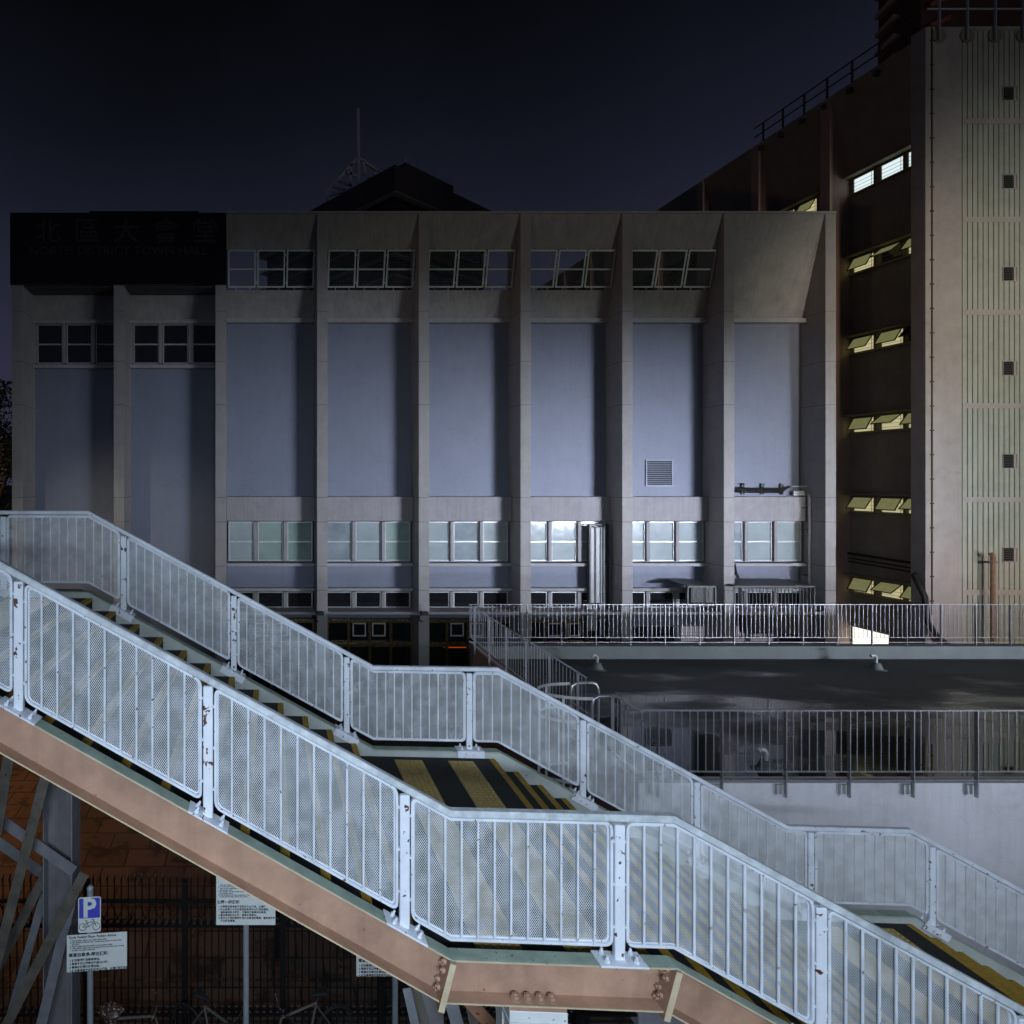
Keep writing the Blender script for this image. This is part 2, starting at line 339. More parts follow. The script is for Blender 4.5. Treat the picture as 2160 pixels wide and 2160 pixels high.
# ================================================================== SETTING
g=MB().add([(-400,-200,-8.5),(600,-200,-8.5),(600,900,-8.5),(-400,900,-8.5)],[(0,1,2,3)]).build('ground',M_pave,None,(0,0,0)); struct(g)
rm=MB()
rm.box(-8,7,10.04,10.10,-8.497,-8.495); 
for x in (-2.6,-1.2,.2,1.6,3.0): rm.prism([(x,10.2),(x+.045,10.2),(x+.3,11.6),(x+.255,11.6)],'z',-8.497,-8.495)
struct(rm.build('road_marking',mat('worn_road_paint',(.10,.06,.012),.8,0,.5,6,chips=((.02,.02,.02),9,.5)),None,(0,11,0)))

# ================================================================== TOWN HALL (facade parallel to the picture plane)
YF=23.3; YW=24.37; YW2=24.72; PIT=4.0; XF=-9.23; FW=.42
def zy(y,D): return (PY-y)/F*D
hall=root('civic_hall','grey concrete hall with blue wall bays between tall fins, behind the staircase','building',(7,28,0))
ztop=zy(447,YF)
fin0=None
for i in range(9):
    x=XF+PIT*i
    top=zy(600,YF) if i<2 else ztop-.06
    yb=YW2+.1 if i<3 else YW+.1
    b=B(x,x+FW,YF,yb,-8.5,top)
    b.build('fin',M_fin,hall,bevel=.012)
# body behind, low roof so that the open screen shows the sky
B(XF,XF+3*PIT-.02,YW2+.1,44,-8.5,6.6).build('main_block',M_blue,hall)
B(XF+3*PIT,XF+8*PIT+FW,YW+.1,44,-8.5,6.4).build('main_block',M_blue,hall)
B(XF+2*PIT,XF+8*PIT+FW,YF-.02,YF+.28,ztop-.06,ztop+.03).build('coping',M_ledge,hall,bevel=.01)
zA,zB=ztop-.06,zy(673,24.2)          # leaning fascia from top (front) to bottom (back)
yA,yB=YF+.04,24.25
def ly(z): return yB+(z-zB)/(zA-zB)*(yA-yB)
def lean(m,x0,x1,z0,z1,t=.14,off=0):
    y0,y1=ly(z0)+off,ly(z1)+off
    m.add([(x0,y0,z0),(x1,y0,z0),(x1,y0+t,z0),(x0,y0+t,z0),(x0,y1,z1),(x1,y1,z1),(x1,y1+t,z1),(x0,y1+t,z1)],[(0,3,2,1),(4,5,6,7),(0,1,5,4),(1,2,6,5),(2,3,7,6),(3,0,4,7)])
zo0,zo1=7.68,9.20
panes={}
def win_unit(x,z0,z1,y,w,m_glass,split=True,t=.045,dep=.06):
    """one window: frame mesh with a pane child"""
    f=MB(); f.box(x,x+w,y-dep,y,z1-t,z1).box(x,x+w,y-dep,y,z0,z0+t).box(x,x+t,y-dep,y,z0+t,z1-t).box(x+w-t,x+w,y-dep,y,z0+t,z1-t)
    zm=z0+(z1-z0)*.49
    if split: f.box(x+t,x+w-t,y-dep+.005,y,zm-.03,zm+.03)
    o=f.build('window',M_alu,hall,bevel=.004)
    B(x+t*.6,x+w-t*.6,y-.022,y-.012,z0+t*.6,z1-t*.6).build('pane',m_glass,o)
    return o
for b in range(8):
    x0=XF+PIT*b+FW; x1=XF+PIT*(b+1)
    if b>=2:
        m=MB()
        if b==7: lean(m,x0,x1,zB,zA)
        else:
            lean(m,x0,x1,zo1,zA); lean(m,x0,x1,zB,zo0)
            lean(m,x0,x0+.04,zo0,zo1); lean(m,x1-.05,x1,zo0,zo1)
        m.build('fascia',M_fas,hall)
        if b<7:
            for k in range(3):
                gx=x0+.07+k*1.17; gw=1.11
                fr=MB(); z0,z1=zo0+.06,zo1-.05
                off=-.10
                lean(fr,gx,gx+gw,z1-.07,z1,.04,off); lean(fr,gx,gx+gw,z0,z0+.06,.04,off)
                lean(fr,gx,gx+.06,z0+.06,z1-.07,.04,off); lean(fr,gx+gw-.06,gx+gw,z0+.06,z1-.07,.04,off)
                zm=(z0+z1)/2-.02; lean(fr,gx+.06,gx+gw-.06,zm-.028,zm+.028,.035,off)
                for tt in (.28,.78): lean(fr,gx+gw*tt,gx+gw*tt+.02,z1,z1+.09,.03,off+.02); lean(fr,gx+gw*tt,gx+gw*tt+.02,z0-.08,z0,.03,off+.02)
                for tt in (.14,.86): lean(fr,gx+gw,gx+gw+.06,z0+(z1-z0)*tt-.02,z0+(z1-z0)*tt+.02,.03,off+.02)
                go=fr.build('window_grille',M_grn,hall)
                wm=MB(); n=int((gw-.12)/.058)
                for q in range(1,n): 
                    xx=gx+.06+q*(gw-.12)/n; lean(wm,xx-.0022,xx+.0022,z0+.06,z1-.07,.006,off+.018)
                n=int((z1-z0-.13)/.058)
                for q in range(1,n):
                    zz=z0+.06+q*(z1-z0-.13)/n; lean(wm,gx+.06,gx+gw-.06,zz-.0022,zz+.0022,.006,off+.012)
                wm.build('wire_mesh',M_wire,go)
        # ledge, wall, spandrel, windows
        B(x0,x1,24.08,YW+.05,zy(680,24.1),zy(671,24.1)).build('ledge',M_ledge,hall,bevel=.01)
        B(x0,x1,YW,YW+.099,zy(1047,YW),zy(680,YW)).build('wall_panel',M_blue,hall)
        B(x0,x1,24.08,YW+.098,zy(1099,24.1),zy(1048,24.1)).build('spandrel',M_band,hall,bevel=.01)
        B(x0,x1,24.08,YW+.05,zy(1194.5,24.1),zy(1188,24.1)).build('ledge',M_ledge,hall,bevel=.01)
        zw1,zw0=zy(1100,24.3),zy(1183,24.3)
        glass=[M_frost]*3
        n=3
        for k in range(3):
            xx=x0+.07+k*1.2
            win_unit(xx,zw0,zw1,24.30,1.04,M_frostg if (b,k) in ((2,1),(2,2),(3,2)) else (M_frostd if (b*3+k)%4==1 else M_frost))
        for k in range(1,3): B(x0+.07+k*1.2-.145,x0+.07+k*1.2-.015,24.15,24.34,zw0,zw1).build('mullion',M_band,hall)
        B(x0,x1,YW,YW+.097,zy(1240,YW),zy(1189,YW)).build('wall_panel',M_blue,hall)
        B(x0,x1,24.10,YW+.05,zy(1247,24.1),zy(1241,24.1)).build('ledge',M_ledge,hall,bevel=.01)
        for k in range(3):
            win_unit(x0+.07+k*1.2,zy(1281.5,24.3),zy(1247.5,24.3),24.30,1.04,M_dark,False)
        for k in range(1,3): B(x0+.07+k*1.2-.145,x0+.07+k*1.2-.015,24.18,24.34,zy(1281.5,24.3),zy(1247.5,24.3)).build('mullion',M_band,hall)
        B(x0-.001,x1+.001,YF+.06,YW+.05,zy(1298,YF),zy(1292,YF)).build('canopy_slab',M_band,hall,bevel=.01)
        # ground floor
        gz1=zy(1303,24.3)
        if b<6:
            fm=MB(); 
            for zc,h in ((gz1-.09,.16),(gz1-1.05,.2)): fm.box(x0+.02,x1-.02,24.12,24.24,zc-h/2,zc+h/2).box(x0+.02,x1-.02,24.08,24.12,zc-h/4,zc+h/4)
            for k in range(5): 
                xx=x0+.05+k*.86; fm.box(xx,xx+.12,24.13,24.23,-8.5,gz1-.17).box(xx+.035,xx+.085,24.09,24.13,-8.5,gz1-.17)
            do=fm.build('entrance_frame',M_brz,hall,bevel=.008)
            B(x0+.02,x1-.02,24.262,24.268,-8.5,gz1).build('pane',M_dark,do)
            fm=MB()
            for xx in (x0+1.15,x0+1.95): 
                fm.box(xx,xx+.55,24.244,24.258,gz1-.75,gz1-.70).box(xx,xx+.55,24.244,24.258,gz1-.25,gz1-.2).box(xx,xx+.05,24.244,24.258,gz1-.7,gz1-.25).box(xx+.5,xx+.55,24.244,24.258,gz1-.7,gz1-.25)
            fm.build('inner_window_frame',M_alu,do)
            if b==4: B(x0+.9,x1-.9,24.246,24.256,gz1-1.22,gz1-.98).build('red_lit_panel',M_red,do)
        else:
            for k in range(3):
                o=win_unit(x0+.25+k*1.15,gz1-1.0,gz1-.3,24.30,1.0,M_litd if (b,k) in ((7,0),(7,1),(6,2)) else M_dark,False)
                wm=MB()
                for q in range(1,14): wm.box(x0+.25+k*1.15+q*.071,x0+.25+k*1.15+q*.071+.01,24.22,24.228,gz1-1.0,gz1-.3)
                for q in range(1,5): wm.box(x0+.25+k*1.15,x0+1.25+k*1.15,24.226,24.234,gz1-1.0+q*.14,gz1-1.0+q*.14+.01)
                wm.build('security_bars',M_cage,o)
    else:
        zf=zy(620,24.5)
        m=MB(); m.add([(x0,YW2-.28,zf),(x1,YW2-.28,zf),(x1,YW2-.02,zy(673,24.6)),(x0,YW2-.02,zy(673,24.6)),(x0,YW2+.09,zf),(x1,YW2+.09,zf),(x1,YW2+.09,zy(673,24.6)),(x0,YW2+.09,zy(673,24.6))],[(0,1,2,3),(4,7,6,5),(0,4,5,1),(3,2,6,7),(0,3,7,4),(1,5,6,2)])
        m.build('fascia',M_fas,hall)
        B(x0,x1,24.42,YW2+.05,zy(682,24.4),zy(674,24.4)).build('ledge',M_ledge,hall,bevel=.01)
        B(x0,x1,24.42,YW2+.05,zy(776,24.4),zy(768,24.4)).build('ledge',M_ledge,hall,bevel=.01)
        for k in range(3): win_unit(x0+.12+k*1.22,zy(767,24.6),zy(684,24.6),24.66,1.05,M_dark)
        for k in range(1,3): B(x0+.12+k*1.22-.155,x0+.12+k*1.22-.015,24.54,24.72,zy(767,24.6),zy(684,24.6)).build('mullion',M_band,hall)
        B(x0,x0+.105,24.54,24.72,zy(767,24.6),zy(684,24.6)).build('mullion',M_band,hall)
        B(x0,x1,YW2,YW2+.099,-8.5,zy(776,YW2)).build('wall_panel',M_blue,hall)
        # soffit panels under the sign
        s=MB(); z=zy(600,YF-.1)-.005
        for i in range(5):
            for j in range(2): s.box(x0+.04+i*.7,min(x1-.02,x0+.72+i*.7),YF+.1+j*.62,YF+.68+j*.62,z-.03,z)
        s.build('soffit_panels',M_soff,hall)
# name board on the left: black cladding with black raised letters
sb=root('name_board','black glossy name board with raised black lettering above the two left bays','sign',(-5.05,YF,EYE+zy(600,YF)))
zs0,zs1=zy(600,YF-.1),zy(449,YF-.1)
B(XF-.02,XF+2*PIT+.42+.02,YF-.12,YF+1.2,zs0,zs1).build('board',M_black,sb)
B(-6.15,-1.86,YF-.14,YF,zs1,zs1+.05).build('top_rail',M_black,sb)
cx=(26+470)/2
def place_text(s,size,px,py,nm): 
    X=(px-PX)/F*(YF-.13); Z=zy(py,YF-.13)
    text_mesh(s,size,nm,M_letter,sb,(X-sb.location.x,YF-.135-sb.location.y,Z+EYE-sb.location.z),(R(90),0,0),.02,'LEFT',.008)
for i,chh in enumerate('北區大會堂'): place_text(chh,1.05,72+i*83,508,'raised_character')
place_text('NORTH DISTRICT TOWN HALL',.49,62,538,'raised_lettering')

# louvre vent on the sixth blue bay
def louvre(name,label,x0,x1,z0,z1,y,n,gr=None):
    t=root(name,label,'vent',((x0+x1)/2,y,EYE+z0),gr)
    MB().box(x0,x1,y-.05,y-.002,z1-.04,z1).box(x0,x1,y-.05,y-.002,z0,z0+.04).box(x0,x0+.04,y-.05,y-.002,z0+.04,z1-.04).box(x1-.04,x1,y-.05,y-.002,z0+.04,z1-.04).build('frame',M_louv,t)
    B(x0+.04,x1-.04,y-.008,y-.003,z0+.04,z1-.04).build('backing',M_void,t)
    m=MB(); h=(z1-z0-.08)/n
    for i in range(n):
        z=z0+.04+i*h; m.add([(x0+.04,y-.045,z),(x1-.04,y-.045,z),(x1-.04,y-.012,z+h*.30),(x0+.04,y-.012,z+h*.30),(x0+.04,y-.045,z+.012),(x1-.04,y-.045,z+.012),(x1-.04,y-.012,z+h*.30+.012),(x0+.04,y-.012,z+h*.30+.012)],[(0,3,2,1),(4,5,6,7),(0,1,5,4),(1,2,6,5),(2,3,7,6),(3,0,4,7)])
    m.build('louvre_blades',M_louv,t); return t
louvre('wall_louvre','square metal louvre low on the blue wall, right of the ducts',(1361-PX)/F*YW,(1418-PX)/F*YW,zy(1026,YW),zy(970,YW),YW,13)

# ducts in the sixth bay
def X(px,D): return (px-PX)/F*D
def P3(px,py,D): return (X(px,D),D,zy(py,D))
dd=root('riser_ducts','two white square ducts and two thin pipes running down the fourth-from-right bay','pipes',(X(1262,24),24,0))
for a,b in ((1244,1252.5),(1255,1264)):
    m=MB(); m.box(X(a,23.95),X(b,23.95),23.9,24.05,zy(1272,23.95),zy(1112,23.95)).box(X(a,23.95),X(b,23.95),24.03,24.2,zy(1118,23.95),zy(1110,23.95))
    m.box(X(a-5,23.95),X(b-5,23.95),23.9,24.05,zy(1330,23.95),zy(1274,23.95))
    m.build('duct',M_duct,dd,bevel=.02)
for a in (1268,1274): MB().tube([P3(a,1112,24.1),P3(a,1112,23.98),P3(a,1118,23.95),P3(a,1340,23.95)],.035).build('thin_pipe',M_duct,dd,smooth=True)
MB().box(X(1240,24.02),X(1241,24.02),23.9,24.06,zy(1340,24),zy(1106,24)).box(X(1281,24.02),X(1282,24.02),23.9,24.06,zy(1340,24),zy(1106,24)).build('support_channel',M_cage,dd)
m=MB()
for y in (1106,1190,1240): m.box(X(1240,24),X(1282,24),24.055,24.07,zy(y+2,24),zy(y,24))
m.build('bracket',M_cage,dd)
# lagged pipes on the last bay
lp=root('lagged_pipes','shiny lagged pipes bending down beside the rightmost fin of the hall','pipes',(X(1715,24),24,0))
for a,yt,r in ((1708,1043,.055),(1717,1038,.06)):
    MB().tube([P3(1672,yt,24.25),P3(a-6,yt,24.15),P3(a-1,yt+1,24.0),P3(a,yt+8,23.95),P3(a,1225,23.95),P3(a+2,1232,23.95),P3(a+14,1240,23.9)],r,10).build('lagged_pipe',M_pipe,lp,smooth=True)
MB().tube([P3(1668,1026,24.2),P3(1730,1026,23.9),P3(1734,1030,23.88),P3(1734.5,1300,23.88)],.022,6).build('conduit',M_duct,lp,smooth=True)
for a in (1729,1736): MB().tube([P3(a,1237,23.85),P3(a,1322,23.85)],.06,10).build('white_pipe',M_duct,lp,smooth=True)
m=MB()
for y in (1070,1117,1212): m.box(X(1700,23.9),X(1738,23.9),23.97,24.05,zy(y+2,24),zy(y,24))
m.build('bracket',M_cage,lp)
# cable bundle
cb=root('cable_bundle','thick black cable bundle on wall brackets across the rightmost blue bay','cables',(X(1600,24.3),24.2,EYE+zy(1030,24.2)))
m=MB()
for i in range(7):
    a=random.uniform(-.07,.07); pts=[(X(1550+q*14.3,24.2),24.24+random.uniform(-.02,.02),zy(1028+i*1.6+q*.25,24.2)+random.uniform(-.015,.015)) for q in range(9)]
    pts[-1]=P3(1667+random.uniform(-3,2),1027+random.uniform(-1,1),24.25); m.tube(pts,.02,6)
m.build('cables',M_cable,cb,smooth=True)
m=MB()
for a in (1569,1610,1651):
    m.box(X(a,24.2),X(a+6,24.2),24.2,24.36,zy(1021.5,24.2),zy(1020,24.2)).box(X(a,24.2),X(a+2,24.2),24.28,24.36,zy(1043,24.2),zy(1020,24.2)).box(X(a+4,24.2),X(a+6,24.2),24.28,24.36,zy(1043,24.2),zy(1020,24.2))
m.build('bracket',M_cage,cb)
hb=root('hanging_cables','black cables hanging beside the second fin from the right of the hall','cables',(X(1560,24),24,EYE+zy(1330,24)))
m=MB()
for i in range(6):
    o=random.uniform(-3,3); m.tube([P3(1550,1190+i*4,24.1),P3(1556+o*.5,1215,23.9),P3(1562+o,1240,23.8),P3(1564+o,1270,23.6),P3(1564+o,1330,23.6)],.03,6)
m.build('cables',M_cable,hb,smooth=True)
# condenser cages
def cage(label,xa,xb,ya,yb,units):
    t=root('condenser_cage',label,'cage',(X((xa+xb)/2,23.4),23.4,EYE+zy(yb,23.3)),'caged air-conditioner condensers on the hall')
    x0,x1=X(xa,23),X(xb,23); z0,z1=zy(yb,23),zy(ya+5,23)
    m=MB()
    for i in range(int((x1-x0)/.14)+1): m.box(x0+i*.14,x0+i*.14+.018,22.99,23.008,z0,z1)
    m.build('bars',M_cage,t)
    m=MB().box(x0,x1,22.96,23.0,z1,z1+.05).box(x0,x1,22.96,23.0,z0,z0+.05).box(x0-.03,x0+.02,22.96,23.0,z0+.05,z1).box(x1-.02,x1+.03,22.96,23.0,z0+.05,z1).build('frame',M_cage,t)
    MB().add([(x0-.03,22.96,z1+.05),(x1+.03,22.96,z1+.05),(x1+.03,24.1,z1+.12),(x0-.03,24.1,z1+.12),(x0-.03,22.96,z1+.07),(x1+.03,22.96,z1+.07),(x1+.03,24.1,z1+.14),(x0-.03,24.1,z1+.14)],[(0,3,2,1),(4,5,6,7),(0,1,5,4),(1,2,6,5),(2,3,7,6),(3,0,4,7)]).build('roof_sheet',M_cage,t)
    for a in units:
        q=B(X(a,23.4),X(a,23.4)+.85,23.3,23.65,z0+.06,z0+.75).build('condenser',M_ac,t,bevel=.02)
        m=MB(); m.tube([(X(a,23.4)+.4+.26*math.cos(k*math.pi/8),23.29,z0+.4+.26*math.sin(k*math.pi/8)) for k in range(16)],.012,6,True); m.build('fan_ring',M_cage,q)
cage('small barred condenser cage left of the second fin from the right',1450,1508,1234,1278,[1455])
cage('long barred condenser cage under the rightmost bay',1549,1716,1234,1345,[1570,1625,1668])
# floodlights on two fins
for px,lab in ((674,'small black floodlight on the fin right of the bronze-less bay, nearer the left'),(893,'small black floodlight on the fin beside the lit bronze doors, right one')):
    t=root('floodlight',lab if px>700 else 'small black floodlight on the fin left of the lit bronze doors','floodlight',(X(px,23.2),23.2,EYE+zy(1296,23.2)),'floodlights on the hall fins')
    m=MB(); a=X(px-7,23.1); m.box(a,a+.28,22.9,23.12,zy(1296,23.1),zy(1289,23.1)); m.build('head',M_cable,t,bevel=.015)
    MB().tube([P3(px-5,1297,23.1),P3(px-9,1302,23.15),P3(px-8,1309,23.25),P3(px-2,1311,23.28)],.025,6).build('cable',M_cable,t)
    MB().tube([P3(px-6,1288,23.2),P3(px-6,1274,23.25)],.008,5).build('aerial',M_cable,t)

# ================================================================== SIDE BUILDING + TOWER (perpendicular)
sbld=root('office_block','dark office block with lit hopper windows receding behind the hall','building',(29,37,0))
XS=26.0; XO=25.1; ZR=16.5; PB=3.55
B(XS,XS+9,22.4,60,-8.5,12.9).build('wall',M_sideW,sbld)
B(XS+.6,XS+9,22.4,60,12.9,16.3).build('roof_storey',M_sideW,sbld)
rows=[12.55,9.14,5.72,2.33,-1.02,-4.45]
for k in range(10):
    yf=25.5+PB*k
    MB().prism([(XO,-8.5),(XS+.05,-8.5),(XS+.05,16.4),(XO,ZR-.02)],'y',yf,yf+.42).build('fin',M_sideF,sbld)
for k in range(-1,9):
    y0=25.92+PB*k if k>=0 else 22.41; y1=25.5+PB*(k+1)
    MB().add([(XO+.02,y0,ZR),(XO+.02,y1,ZR),(XO+.3,y1,ZR),(XO+.3,y0,ZR),(XS-.02,y0,13.0),(XS-.02,y1,13.0),(XS+.3,y1,13.0),(XS+.3,y0,13.0)],[(0,1,2,3),(4,7,6,5),(0,4,5,1),(3,2,6,7),(0,3,7,4),(1,5,6,2)]).build('fascia',M_sideW,sbld)
    if k>3: continue
    for r,z in enumerate(rows):
        if k>=1 and r!=0: continue
        B(XS-.38,XS+.02,y0+.05,y1-.05,z+.37,z+.45).build('hood',M_hood,sbld)
        B(XS-.12,XS+.02,y0+.05,y1-.05,z-.40,z-.33).build('sill',M_hood,sbld)
        for j in range(3):
            yc=y1-.57-j*1.1
            if yc-.41<y0: 
                if k==-1: yc=max(yc,y0+.43)
                else: continue
            closed=(r==0 and k==-1)
            f=MB(); f.box(XS-.05,XS-.004,yc-.44,yc+.44,z+.27,z+.31).box(XS-.05,XS-.004,yc-.44,yc+.44,z-.33,z-.29).box(XS-.05,XS-.004,yc-.44,yc-.40,z-.29,z+.27).box(XS-.05,XS-.004,yc+.40,yc+.44,z-.29,z+.27)
            for q in range(3): f.box(XS-.03,XS-.02,yc-.40,yc+.40,z-.2+q*.15,z-.188+q*.15)
            f.box(XS-.03,XS-.02,yc-.31,yc-.30,z-.29,z+.27)
            o=f.build('window',M_hood,sbld)
            dim=(r==2 and j==2) 
            B(XS-.012,XS-.006,yc-.40,yc+.40,z-.29,z+.27).build('pane',M_lit if closed else (M_dark if dim or k>=2 or (r==1 and j==1 and k==-1) else M_lity),o)
            if not closed:
                an=R([34,30,42,28,52,36][(r*3+j)%6]); c_,s_=math.cos(an),math.sin(an); h=.58
                hp=MB()
                def hx(a): return (XS-.06-a*s_, z+.29-a*c_)
                def slab(y_0,y_1,a0,a1,t): 
                    p0=hx(a0); p1=hx(a1); return [(p0[0],y_0,p0[1]),(p0[0],y_1,p0[1]),(p1[0],y_1,p1[1]),(p1[0],y_0,p1[1]),(p0[0]-t*c_,y_0,p0[1]+t*s_),(p0[0]-t*c_,y_1,p0[1]+t*s_),(p1[0]-t*c_,y_1,p1[1]+t*s_),(p1[0]-t*c_,y_0,p1[1]+t*s_)]
                fc=[(0,3,2,1),(4,5,6,7),(0,1,5,4),(1,2,6,5),(2,3,7,6),(3,0,4,7)]
                for a in ((yc-.40,yc-.365,0,h),(yc+.365,yc+.40,0,h),(yc-.365,yc+.365,0,.035),(yc-.365,yc+.365,h-.035,h)): hp.add(slab(*a,.025),fc)
                ho=hp.build('hopper_sash',M_cage,sbld)
                MB().add(slab(yc-.365,yc+.365,.035,h-.035,.008),fc).build('sash_glass',M_litg if not (dim or k>=2) else M_dark,ho)
# lit ground opening
B(XS-.012,XS-.002,24.0,25.4,-7.25,-6.3).build('lit_opening',M_litw,sbld)
B(XS-.3,XS,23.9,25.48,-7.42,-7.3).build('sill',M_hood,sbld)
# pipes along the side wall
op=root('wall_pipe_run','black pipes running along the dark side wall above the lowest lit windows','pipes',(25.7,25,EYE-3.6))
for z,r in ((-3.15,.05),(-3.35,.03),(-3.5,.03)): MB().tube([(25.85,22.45,z-.1),(25.85,25.45,z)],r,8).build('pipe',M_cable,op,smooth=True)
MB().tube([(25.7,22.5,-3.3),(25.0,22.2,-3.6),(24.95,21.8,-4.3),(24.98,21.75,-5.2),(25.3,21.7,-5.75),(25.9,21.75,-6.15),(31,21.75,-6.2)],.09,8).build('black_hose',M_cable,op,smooth=True)
# roof guard rail
gr=root('roof_guard_rail','dark two-rail guard rail climbing along the roof edge of the office block','railing',(25.2,29,EYE+ZR))
for z in (ZR+.92,ZR+.48): MB().tube([(25.2,22.5,z),(25.2,29.4,z)],.03,6).build('rail',M_cage,gr)
p0=None
for i in range(6):
    y=23.6+1.06*i
    if p0 is None: p0=MB().box(25.17,25.23,y-.03,y+.03,ZR-.35,ZR+.95).box(25.0,25.17,y-.07,y+.07,ZR-.4,ZR-.2).build('post',M_cage,gr)
    else: cp(p0,gr,(0,1.06*i,0),False)
# tower
tw=root('stair_tower','pale ribbed concrete tower with small square louvres at the right edge','tower',(28.5,22,0))
ZT=zy(56,21.9)
B(XO,26.45,21.9,22.4,-8.5,ZT).build('corner_pier',M_tow,tw,bevel=.015)
B(26.45,36,21.96,22.4,-8.5,ZT).build('groove_backing',M_groove,tw)
bands=[zy(y,21.9) for y in (256,463,659,856,1054,1250)]
m=MB()
for z in bands: m.box(26.45,36,21.885,21.96,z-.1,z+.1)
m.box(26.45,36,21.885,21.96,ZT-.15,ZT)
m.build('floor_band',M_tow,tw)
hx=[(X(2115+r*0,21.9),X(2144,21.9)) for r in range(6)]
vz=[zy(y,21.9) for y in (197,383,578,777,973,1170)]
m=MB(); zz=[ZT-.15]+bands+[-8.5]
for s in range(7):
    zt=zz[s]-(.1 if s else 0); zb=zz[s+1]+(.1 if s<6 else 0)
    for i in range(34):
        x0=26.47+i*.1935*1.0; x1=x0+.160
        hole=[v for v in vz if zb<v<zt]
        if hole and x1>hx[0][0]-.01 and x0<hx[0][1]+.01:
            v=hole[0]; m.box(x0,x1,21.905,21.965,v+.26,zt); m.box(x0,x1,21.905,21.965,zb,v-.26)
            if x0<hx[0][0]-.03: m.box(x0,min(x1,hx[0][0]-.021),21.905,21.965,v-.26,v+.26)
            if x1>hx[0][1]+.03: m.box(max(x0,hx[0][1]+.021),x1,21.905,21.965,v-.26,v+.26)
        else: m.box(x0,x1,21.905,21.965,zb,zt)
m.build('ribs',M_rib,tw)
for i,v in enumerate(vz):
    m=MB(); a,b=hx[0]; f=m.box(a-.02,b+.02,21.88,21.97,v+.25,v+.27).box(a-.02,b+.02,21.88,21.97,v-.27,v-.25).box(a-.02,a,21.88,21.97,v-.25,v+.25).box(b,b+.02,21.88,21.97,v-.25,v+.25).box(b-.09,b-.0,21.9,21.955,v-.25,v+.25)
    o=m.build('vent_louvre',M_tow,tw); B(a,b-.09,21.952,21.957,v-.25,v+.25).build('vent_backing',M_void,o); m=MB()
    for q in range(6): m.box(a,b-.09,21.935,21.95,v-.24+q*.083,v-.222+q*.083)
    m.build('vent_blades',M_cage,o)
m=MB(); m.box(X(1964,21.9),X(1966,21.9),21.87,21.9,-5,ZT-.05)
for i in range(24): z=-4.5+i*.9; m.box(X(1961.5,21.9),X(1968.5,21.9),21.865,21.9,z,z+.05)
m.build('lightning_tape',M_groove,tw)
for i in range(6):
    a=X(1980+59*i,21.9); t=MB(); n=16
    t.prism([(a+.26*math.cos(2*math.pi*k/n),ZT-.35+.26*math.sin(2*math.pi*k/n)) for k in range(n)],'y',21.87,21.884); t.build('round_recess',M_hood,tw)
tr=root('tower_guard_rail','thin grey guard rail standing on the tower top at the upper right','railing',(28,21.8,EYE+ZT-.5))
MB().tube([(X(1955,21.85),21.85,zy(19,21.85)),(36,21.85,zy(19,21.85))],.035,6).build('rail',M_pole,tr)
for i in range(6):
    a=X(1980+59*i,21.85); MB().box(a-.025,a+.025,21.8,21.86,ZT-.55,zy(-30,21.8)).build('post',M_pole,tr)
pr=root('rooftop_plant_tower','dark red rooftop plant tower with pale slanted louvres, cut off at the top','tower',(29.5,25.5,EYE+16.4))
B(27.3,35,24.0,25.6,16.3,27).build('wall',mat('plant_red',(.085,.035,.028),.8,0,.2,1),pr)
for i in range(7):
    z=17.55+i*.8; MB().prism([(24.75,z+.12),(25.5,z-.16),(25.5,z+.02),(24.75,z+.3)],'x',27.02,27.3).build('louvre_blade',mat('plant_louvre',(.42,.32,.29),.6,0,.1,2),pr)
for i in range(5): 
    z=17.3+i*.85; MB().prism([(27.5,z),(28.3,z+.35),(28.3,z+.55),(27.5,z+.2)],'y',23.8,24.0).build('slanted_slat',mat('plant_slat',(.26,.10,.06),.6,0,.1,2),pr)
bp=root('brown_standpipe','rusty brown standpipe with bent top against the ribbed tower','pipe',(X(2090,21.6),21.6,0))
MB().tube([(X(2095,21.6),21.6,-8.5),(X(2095,21.6),21.6,zy(1176,21.6)),(X(2090,21.6),21.55,zy(1168,21.6)),(X(2083,21.6),21.5,zy(1169,21.6))],.075,8).build('pipe',mat('pipe_brown',(.28,.19,.13),.7,0,.2,5),bp,smooth=True)
MB().box(X(2083,21.6),X(2101,21.6),21.55,21.72,zy(1188,21.6),zy(1184,21.6)).build('clamp',M_cage,bp)

# ================================================================== FAR BUILDING
YC=45.0; xc=X(833,YC); fb=root('corner_office_tower','dark angular office tower with thin bright floor edges rising behind the hall','building',(xc,YC+8,0))
ar=math.atan2(1698,1250); al=math.atan2(907,1250)
dr=Vector((math.sin(ar),math.cos(ar),0)); dl=Vector((-math.sin(al),math.cos(al),0))
def fbox(lr,ll,z0,z1,off=0):
    c=Vector((xc,YC,0))+ (dr+dl)*off*-1
    p=[c,c+dr*(lr+off),c+dr*(lr+off)+dl*(ll+off),c+dl*(ll+off)]
    return MB().prism([(q.x,q.y) for q in p],'z',z0,z1)
ztp=zy(347,YC)
fbox(13.5,17,ztp-2.0,ztp,.0).build('parapet',M_far,fb)
zc=ztp-2.0; i=0
fbox(12.6,16.4,-8.5,ztp-2.0,-.5).build('glass_core',M_farg,fb)
while zc>2:
    fbox(13.0,17,zc-.04,zc,.03).build('floor_edge',M_fare,fb)
    zc-=1.55 if i%2==0 else 1.6
    if i%2==1: fbox(12.8,16.7,zc-.85,zc-.1,-.25).build('floor_band',M_far,fb)
    i+=1
c2=Vector((xc,YC,0))+dr*2.2+dl*.8
p=[c2,c2+dr*6.4,c2+dr*6.4+dl*6,c2+dl*6]
